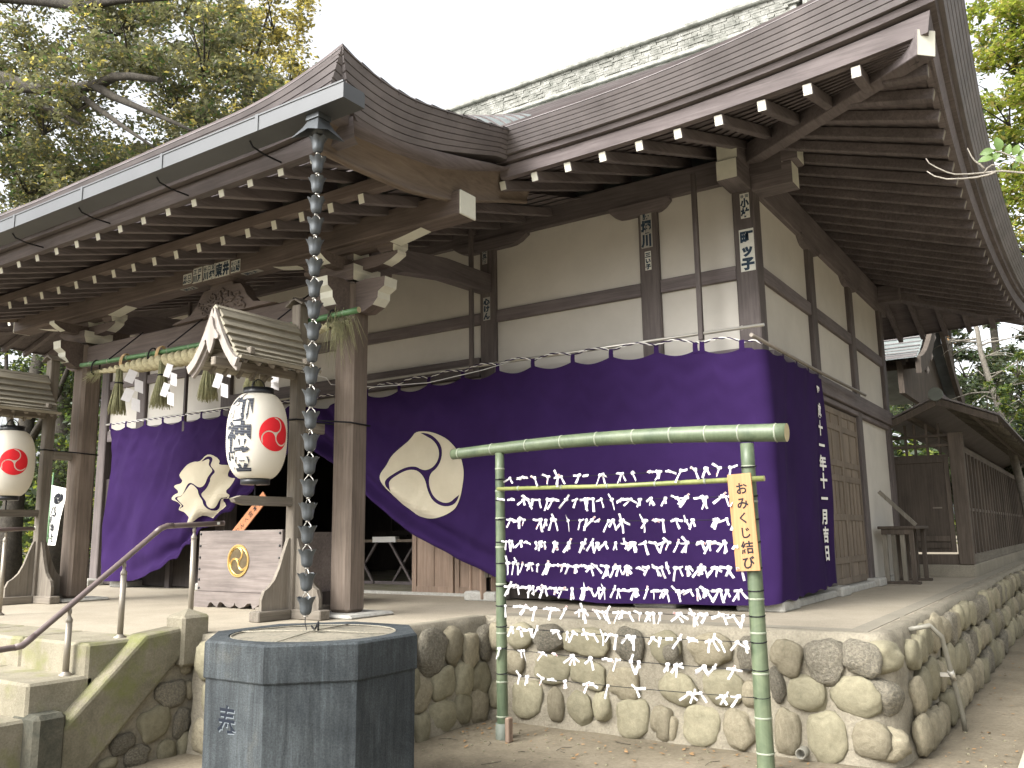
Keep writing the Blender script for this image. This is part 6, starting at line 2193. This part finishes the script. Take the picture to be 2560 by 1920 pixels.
tree('oak_tree', 'big evergreen oak leaning in from the upper left with dark bare limbs', 'tree', (-23.5, 8.4, -0.1), [(-23.3, 8.4, 4), (-22.6, 8.5, 8.5), (-21.6, 8.6, 12.0), (-20.6, 8.6, 15)], 0.45, [
    nearer(limb([(-22.4, 8.5, 9.6), (-21.7, 8.6, 11.6), (-21.08, 8.64, 12.3), (-19.48, 8.64, 11.8), (-18.36, 8.64, 11.25), (-17.18, 8.64, 10.81), (-16.09, 8.64, 10.47), (-15.37, 8.64, 10.34), (-14.9, 8.64, 10.34), (-14.29, 8.64, 10.16), (-13.39, 8.64, 9.79)], 0.20), 0.91),
    nearer(limb([(-15.6, 8.64, 10.4), (-14.78, 8.6, 9.87), (-13.96, 8.6, 9.41), (-13.07, 8.6, 8.92), (-12.25, 8.6, 8.45)], 0.085), 0.91),
    nearer(limb([(-22.2, 8.5, 9.9), (-20.6, 8.6, 11.4), (-19.4, 8.64, 11.34), (-18.29, 8.64, 10.79), (-17.44, 8.64, 10.48), (-16.62, 8.64, 10.08), (-15.99, 8.64, 9.68)], 0.12), 0.91),
    nearer(limb([(-16.39, 8.64, 10.54), (-15.16, 8.6, 9.69), (-14.17, 8.6, 9.0), (-13.39, 8.6, 8.47)], 0.07), 0.91),
    nearer(limb([(-21.3, 8.6, 13), (-20.25, 8.64, 14.12), (-18.0, 8.64, 13.15), (-16.33, 8.64, 12.36), (-14.88, 8.64, 11.96), (-13.17, 8.64, 11.35)], 0.16), 0.91)],
    cl, 720, 0.10, ['leaf_olive', 'leaf_mid', 'leaf_yellow'], [0.78, 0.12, 0.10])
T2 = [[-17.24, 13.3, 14.72], [-16.0, 13.3, 14.61], [-17.81, 13.3, 13.79], [-16.24, 13.3, 13.48], [-15.33, 13.3, 12.53], [-17.1, 13.3, 12.56], [-18.71, 13.3, 12.48], [-15.72, 13.3, 11.81], [-17.89, 13.3, 14.96], [-16.6, 13.3, 11.4]]
tree('broadleaf_tree', 'yellowing tree lit from behind beyond the peak of the porch roof', 'tree', (-19.5, 15, -0.1), [(-19.3, 15, 5), (-18.4, 14.4, 10), (-17.4, 13.8, 14)], 0.3, [
    limb([(-18.6, 14.5, 9.5), (-17.2, 13.6, 12), (-15.8, 13.3, 13.4)], 0.08), limb([(-18.0, 14.2, 11), (-16.8, 13.4, 13.4), (-16, 13.3, 15)], 0.08)],
    [((x, y + rg.uniform(-1, 1), z), (0.98, 1.0, 0.75)) for x, y, z in T2], 520, 0.12, ['leaf_yellow', 'leaf_olive'], [0.70, 0.30])
T1L = [[-20.38, 9.6, 9.93], [-18.9, 9.6, 9.37], [-17.6, 9.6, 9.33], [-19.86, 9.6, 8.92], [-16.41, 9.6, 9.39], [-21.29, 9.6, 10.87], [-18.4, 9.8, 8.3], [-20.6, 9.8, 7.6], [-17.2, 9.9, 8.2], [-22.3, 9.6, 8.7], [-19.0, 9.6, 7.0], [-21.6, 9.8, 6.6], [-22.6, 9.8, 10.0], [-16.2, 10.4, 7.2]]
tree('evergreen_tree', 'dark evergreen tree rising behind the porch eave at the left edge', 'tree', (-20.2, 11.3, -0.1), [(-20.2, 11.2, 4), (-19.9, 10.6, 8), (-19.4, 10, 10.5)], 0.34, [limb([(-20, 10.9, 6.5), (-18.6, 10.2, 8), (-17.4, 9.8, 9)], 0.09)],
    [((x, y + 1.0 + rg.uniform(-.6, .8), z), (1.05, 1.0, 0.75)) for x, y, z in T1L], 640, 0.135, ['leaf_dark', 'leaf_olive'], [0.8, 0.2])
B = [[-21.54, 10.2, 7.43], [-19.68, 10.2, 7.12], [-17.98, 10.2, 6.66], [-20.63, 10.2, 6.4], [-18.67, 10.2, 5.85], [-17.51, 10.2, 5.35], [-19.38, 10.2, 5.02], [-18.02, 10.2, 4.53], [-20.84, 10.2, 4.33], [-17.03, 10.2, 3.76], [-20.15, 10.2, 3.36], [-18.65, 10.2, 3.36], [-17.52, 10.2, 2.95], [-16.63, 10.2, 2.75], [-22.6, 10.4, 5.4], [-22.4, 10.4, 3.2]]
tree('camphor_tree', 'leafy tree behind the left lantern, with a thick dark trunk', 'tree', (-20.05, 10.0, -0.2), [(-20.1, 10.0, 1.6), (-20.2, 10.1, 3.2), (-20.0, 10.3, 6)], 0.30, [limb([(-20.1, 10.1, 3.4), (-18.9, 10.2, 4.8), (-18.0, 10.2, 6.2)], 0.10), limb([(-20.1, 10.1, 3.2), (-21.2, 10.2, 4.8), (-21.5, 10.2, 6.8)], 0.10)],
    [((x, y + 0.6 + rg.uniform(-.5, .6), z), (1.05, 0.95, 0.72)) for x, y, z in B] + [((x - 0.6, y + 1.7, z + 0.5), (1.1, 0.9, 0.75)) for x, y, z in B], 620, 0.115, ['leaf_dark', 'leaf_mid', 'leaf_bright'], [0.62, 0.26, 0.12])
BL = [[-22.95, 11.4, 2.2], [-21.17, 11.4, 1.3], [-19.8, 11.4, 1.2], [-18.46, 11.4, 1.5], [-22.13, 11.4, 0.7], [-20.31, 11.4, 0.6], [-18.98, 11.4, 0.6], [-17.4, 11.2, 1.2], [-16.6, 11.0, 0.7]]
tree('shrub', 'bushy shrub growing below the trees behind the left porch post', 'shrub', (-19.6, 11.6, -0.1), [(-19.6, 11.6, 0.5), (-19.5, 11.5, 1.1)], 0.06, [], [((x, y + 0.9, z), (0.85, 0.6, 0.5)) for x, y, z in BL], 520, 0.10, ['leaf_mid', 'leaf_dark', 'leaf_bright'], [0.45, 0.35, 0.2])
tree('backlit_tree', 'bright backlit green tree far behind the white banner', 'tree', (-29, 17, -0.1), [(-29, 17, 2), (-29, 17, 5)], 0.2, [], [((-31 + i * 1.4, 17 + (i % 3), 1.2 + 1.5 * (i % 4)), (1.5, 1.2, 1.2)) for i in range(9)], 130, 0.19, ['leaf_bright', 'leaf_yellow'], [0.8, 0.2])
R = [[-0.48, 13.3, 8.81], [-0.21, 13.3, 8.53], [-0.5, 13.3, 8.01], [-0.25, 13.3, 7.57], [-0.63, 13.3, 7.2], [-0.38, 13.3, 6.83], [-0.57, 13.3, 6.35], [-0.42, 13.3, 5.85], [-0.61, 13.3, 5.43], [-0.11, 13.3, 8.01], [-0.17, 13.3, 6.48]]
fR_ = 1.5
cl = [((x * fR_ + 0.25, y * fR_ + rg.uniform(-.8, .8), 1.55 + (z - 1.55) * fR_), (0.9, 0.9, 0.62)) for x, y, z in R] + [((1.6, 20, 12), 1.2), ((1.8, 20, 9.8), 1.2), ((2.4, 20, 8), 1.2)]
tree('maple_tree', 'bright yellow green tree at the upper right beyond the roof edge', 'tree', (2.3, 20.5, -0.1), [(2.2, 20.5, 4), (1.6, 20.3, 8), (0.9, 20, 12.5)], 0.22, [limb([(1.9, 20.4, 6.5), (0.6, 20, 9.5), (-0.5, 20, 12.2)], 0.09), limb([(1.8, 20.4, 7), (0.4, 20, 8.2), (-0.8, 20, 8.7)], 0.07), limb([(2.0, 20.4, 5.6), (0.6, 20, 6.8), (-0.8, 20, 7.6)], 0.06)],
    cl, 560, 0.125, ['leaf_bright', 'leaf_yellow', 'leaf_mid'], [0.72, 0.18, 0.10])
RB = [[-3.45, 24.0, 6.66], [-2.63, 24.0, 6.44], [-3.24, 24.0, 5.8], [-2.34, 24.0, 5.68], [-3.68, 24.0, 5.01], [-2.87, 24.0, 4.73], [-4.02, 24.0, 4.42], [-2.0, 24.5, 4.6], [-1.6, 24.5, 5.6], [-3.0, 24.5, 7.6], [-1.7, 24.5, 7.0]]
tree('evergreen_tree', 'dark evergreen behind the fence roof and the bare tree', 'tree', (-3.0, 26.5, -0.1), [(-3, 26.4, 3), (-3, 26, 6), (-2.9, 25.6, 8.5)], 0.22, [], [((x - 0.3, y + 2.2, z * 1.05), (0.75, 0.8, 0.5)) for x, y, z in RB], 420, 0.13, ['leaf_dark', 'leaf_mid', 'leaf_olive'], [0.6, 0.2, 0.2])
RC = [[-1.21, 21.0, 5.07], [-1.06, 21.0, 4.36], [-1.54, 21.0, 3.98], [-1.64, 21.0, 4.59], [-0.78, 21.0, 5.01], [-0.5, 21, 4.2], [-0.4, 21, 5.6]]
tree('young_tree', 'pale green young tree standing behind the right end of the fence roof', 'tree', (-0.6, 22.3, -0.1), [(-0.6, 22.2, 2), (-0.8, 22, 4.2), (-0.9, 21.9, 5.4)], 0.07, [], [((x, y + 1.0, z), (0.48, 0.5, 0.36)) for x, y, z in RC], 620, 0.10, ['leaf_mid', 'leaf_bright'], [0.7, 0.3], bark='palebark')
bt = [(-1.604, 22.6, 3.822), (-1.708, 22.6, 4.45), (-1.83, 22.6, 5.05), (-1.92, 22.6, 5.6), (-1.94, 22.6, 6.1), (-2.05, 22.6, 6.7)]
LB = []
rgb = random.Random(12)
for i in range(26):
    k = rgb.uniform(0.15, 1.0) * 5
    j = min(4, int(k)); p = Vector(bt[j]).lerp(Vector(bt[j + 1]), k - j)
    s = rgb.choice((-1, 1)); L = rgb.uniform(0.5, 1.4)
    path = [p]
    d = Vector((s * rgb.uniform(.5, 1), rgb.uniform(-.5, .5), rgb.uniform(-.1, .7))).normalized()
    for q in range(5):
        d = (d + Vector((rgb.uniform(-.3, .3), rgb.uniform(-.3, .3), rgb.uniform(-.35, .2)))).normalized()
        path.append(path[-1] + d * L / 5)
    LB.append(([tuple(q) for q in path], 0.026 if L > 1 else 0.014))
tree('bare_tree', 'bare pale trunk and twigs leaning above the fence roof', 'tree', (-1.2, 22.6, -0.1), [(-1.35, 22.6, 2), (-1.5, 22.6, 3.2)] + bt, 0.10, LB, [((-2.6, 22.8, 6.0), (0.25, 0.3, 0.2)), ((-1.0, 22.8, 6.2), (0.5, 0.3, 0.25)), ((-2.2, 22.8, 6.9), (0.3, 0.3, 0.2))], 90, 0.11, ['deadleaf'], bark='palebark')

# a camellia twig that reaches into view at the right
BR = [[[-0.068, 2.4, 2.416], [-0.114, 2.4, 2.433], [-0.154, 2.4, 2.438], [-0.187, 2.4, 2.443], [-0.218, 2.4, 2.45], [-0.236, 2.4, 2.46], [-0.26, 2.4, 2.48], [-0.276, 2.4, 2.496], [-0.282, 2.4, 2.51]], [[-0.128, 2.4, 2.433], [-0.142, 2.4, 2.43], [-0.169, 2.4, 2.43], [-0.201, 2.4, 2.434], [-0.238, 2.4, 2.442], [-0.266, 2.4, 2.457], [-0.283, 2.4, 2.475]], [[-0.151, 2.4, 2.448], [-0.159, 2.4, 2.461], [-0.171, 2.4, 2.475], [-0.177, 2.4, 2.488], [-0.184, 2.4, 2.513]], [[-0.152, 2.4, 2.438], [-0.145, 2.4, 2.448], [-0.134, 2.4, 2.454], [-0.123, 2.4, 2.451], [-0.114, 2.4, 2.436]], [[0.6, 2.45, 2.30], [0.2, 2.42, 2.37], [-0.065, 2.4, 2.439], [-0.084, 2.4, 2.459], [-0.096, 2.4, 2.471], [-0.113, 2.4, 2.484], [-0.122, 2.4, 2.486]]]
BR[0] = [[0.6, 2.45, 2.28], [0.2, 2.42, 2.37]] + BR[0]
LV = [([-0.116, 2.4, 2.485], [-0.118, 2.4, 2.525]), ([-0.126, 2.4, 2.494], [-0.159, 2.4, 2.49]), ([-0.127, 2.4, 2.486], [-0.156, 2.4, 2.48]), ([-0.13, 2.4, 2.471], [-0.165, 2.4, 2.47]), ([-0.116, 2.4, 2.489], [-0.129, 2.4, 2.464]), ([-0.097, 2.4, 2.473], [-0.091, 2.4, 2.504]), ([-0.086, 2.4, 2.466], [-0.072, 2.4, 2.493]), ([-0.075, 2.4, 2.461], [-0.062, 2.4, 2.479]), ([-0.078, 2.4, 2.451], [-0.092, 2.4, 2.439]), ([-0.083, 2.4, 2.461], [-0.065, 2.4, 2.445]), ([0.05, 2.4, 2.42], [0.09, 2.4, 2.45]), ([0.12, 2.4, 2.40], [0.16, 2.4, 2.37])]
CM = thing('camellia_branch', 'thin camellia branch with glossy green leaves reaching in at the right edge', 'branch', (0.75, 2.5, 0))
MB().tube([(0.75, 2.5, -0.05), (0.72, 2.5, 1.2), (0.6, 2.45, 2.29), (0.5, 2.5, 3.0)], [0.03, 0.026, 0.018, 0.01], 8).build('trunk', 'palebark', CM)
for i, L in enumerate(BR):
    MB().tube(L, [lerp(0.0032, 0.0014, k / (len(L) - 1)) for k in range(len(L))], 6).build('twig', 'palebark', CM)
for i, (a, b) in enumerate(LV):
    a = Vector(a); b = Vector(b); d = b - a; L = d.length; d.normalize()
    yd = Vector((0, -1, 0)); w = d.cross(yd).normalized()
    tw = (i * 37 % 11 - 5) * 0.09
    w = (w * cos(tw) + yd * sin(tw)).normalized(); nn = w.cross(d)
    rows = []
    for k in range(9):
        t = k / 8
        wd = L * 0.30 * (sin(pi * min(1, t ** 0.85)) ** 0.8 if 0 < t < 1 else 0.02)
        c = a + d * (L * t) + nn * (0.10 * L * sin(pi * t)) + Vector((0, 0.006 * (i % 3), 0))
        rows.append([c - w * wd + nn * (wd * 0.25), c, c + w * wd + nn * (wd * 0.25)])
    MB().sheet(rows).build('leaf', 'leaf_camellia', CM)

# trees along the right of the path, outside the frame: they shade the side wall
rg = random.Random(31)
for i, (x, y, h) in enumerate(((9.0, 4.0, 9.5), (8.6, 11.0, 11), (7.0, 18.0, 10))):
    cls = [((x + rg.uniform(-1.9, 1.9), y + rg.uniform(-2.4, 2.4), h * rg.uniform(0.30, 1.0)), 1.5) for k in range(15)]
    tree('evergreen_tree', ['evergreen tree right of the path, nearest the viewer', 'tall evergreen tree right of the path beside the platform corner', 'evergreen tree right of the path opposite the fence door'][i], 'tree', (x, y, -0.1), [(x, y, h * .4), (x + .2, y, h * .9)], 0.24, [], cls, 75, 0.22, ['leaf_dark', 'leaf_mid'], [0.7, 0.3])
rg = random.Random(77)
for i, (x, y, h) in enumerate(((-5.6, 30, 9.5), (-2.2, 31, 10.5), (1.2, 30, 9))):
    cls = [((x + rg.uniform(-1.7, 1.7), y + rg.uniform(-1.2, 1.2), h * rg.uniform(0.18, 0.95)), (1.0, 0.9, 0.6)) for k in range(20)]
    tree('cedar_tree', ['dark cedar behind the curved roof of the back hall', 'dark cedar in the middle of the woods behind the fence', 'dark cedar at the right edge of the woods behind the fence'][i], 'tree', (x, y, -0.1), [(x, y, h * .4), (x, y, h)], 0.2, [], cls, 330, 0.15, ['leaf_dark', 'leaf_mid', 'leaf_olive'], [0.72, 0.14, 0.14])
# far woods and undergrowth
far = [((x, 34 + 8 * n3(x * .1, 3), 3.5 + 3 * n3(x * .2, 1)), (3.2, 2.5, 3.6)) for x in range(-64, -24, 2)]
far += [((x, 42 + 4 * n3(x * .1, 3), 4.5 + 2.5 * n3(x * .3, 1)), (2.4, 2.5, 3.8)) for x in range(-16, 12, 2)]
far += [((-44 + 3 * i, 14 + i * 2, 3.5), (2.2, 2.2, 3.0)) for i in range(5)]
me = leaf_mesh('far_woods', far, 26, 0.40, ['leaf_dark', 'leaf_mid', 'leaf_bright'], [0.55, 0.25, 0.2])
o = inst('far_woods', me, None, (0, 0, 0)); o['kind'] = 'stuff'
ug = [((-27 + 1.3 * i + 0.3 * (i % 3), 12 + 0.8 * (i % 4), 0.1), (0.9, 0.7, 0.28)) for i in range(10)]
me = leaf_mesh('undergrowth', ug, 260, 0.11, ['leaf_dark', 'leaf_mid', 'deadleaf'], [0.4, 0.35, 0.25])
o = inst('undergrowth', me, None, (0, 0, 0)); o['kind'] = 'stuff'
# fallen leaves and grit on the ground
mb = MB(); rg = random.Random(9)
for i in range(420):
    if i % 3 == 0:
        x, y = rg.uniform(-1.12, -0.55), rg.uniform(5.6, 14)
    elif i % 3 == 1:
        x, y = rg.uniform(-4.5, -1.2), 6.3 - abs(rg.gauss(0, 0.35))
    else:
        x, y = rg.uniform(-4.5, 1.5), rg.uniform(3.4, 9)
        if x < -1.1 and y > 6.3:
            continue
    z = ground_z(x, y) + 0.012
    a = rg.uniform(0, 2 * pi); s = rg.uniform(0.008, 0.026)
    d = Vector((cos(a), sin(a), rg.uniform(-.2, .3))); w = Vector((-sin(a), cos(a), rg.uniform(-.3, .3)))
    c = Vector((x, y, z))
    mb.add([c - d * s, c + w * s * .5, c + d * s, c - w * s * .5], [(0, 1, 2), (0, 2, 3)])
o = mb.build('fallen_leaves', 'deadleaf'); o['kind'] = 'stuff'
mb = MB()
for i in range(900):
    x, y = rg.uniform(-4.6, 1.2), rg.uniform(3.6, 8)
    if x < -1.05 and y > 6.3:
        continue
    s = rg.uniform(0.003, 0.010); z = ground_z(x, y) + 0.004
    mb.obox((x, y, z), (Vector((cos(i), sin(i), 0)), Vector((-sin(i), cos(i), 0)), Vector((0, 0, 1))), (s, s * .7, s * .5), 0)
o = mb.build('grit', 'rockB'); o['kind'] = 'stuff'
# twigs lying about
mb = MB()
for i in range(40):
    x, y = rg.uniform(-4.3, 0.8), rg.uniform(4.2, 6.2); a = rg.uniform(0, 2 * pi); L = rg.uniform(.05, .18); z = ground_z(x, y) + .008
    mb.tube([(x, y, z), (x + cos(a) * L * .5, y + sin(a) * L * .5, z + .004), (x + cos(a + .3) * L, y + sin(a + .3) * L, z)], .002, 4)
o = mb.build('fallen_twigs', 'bark'); o['kind'] = 'stuff'
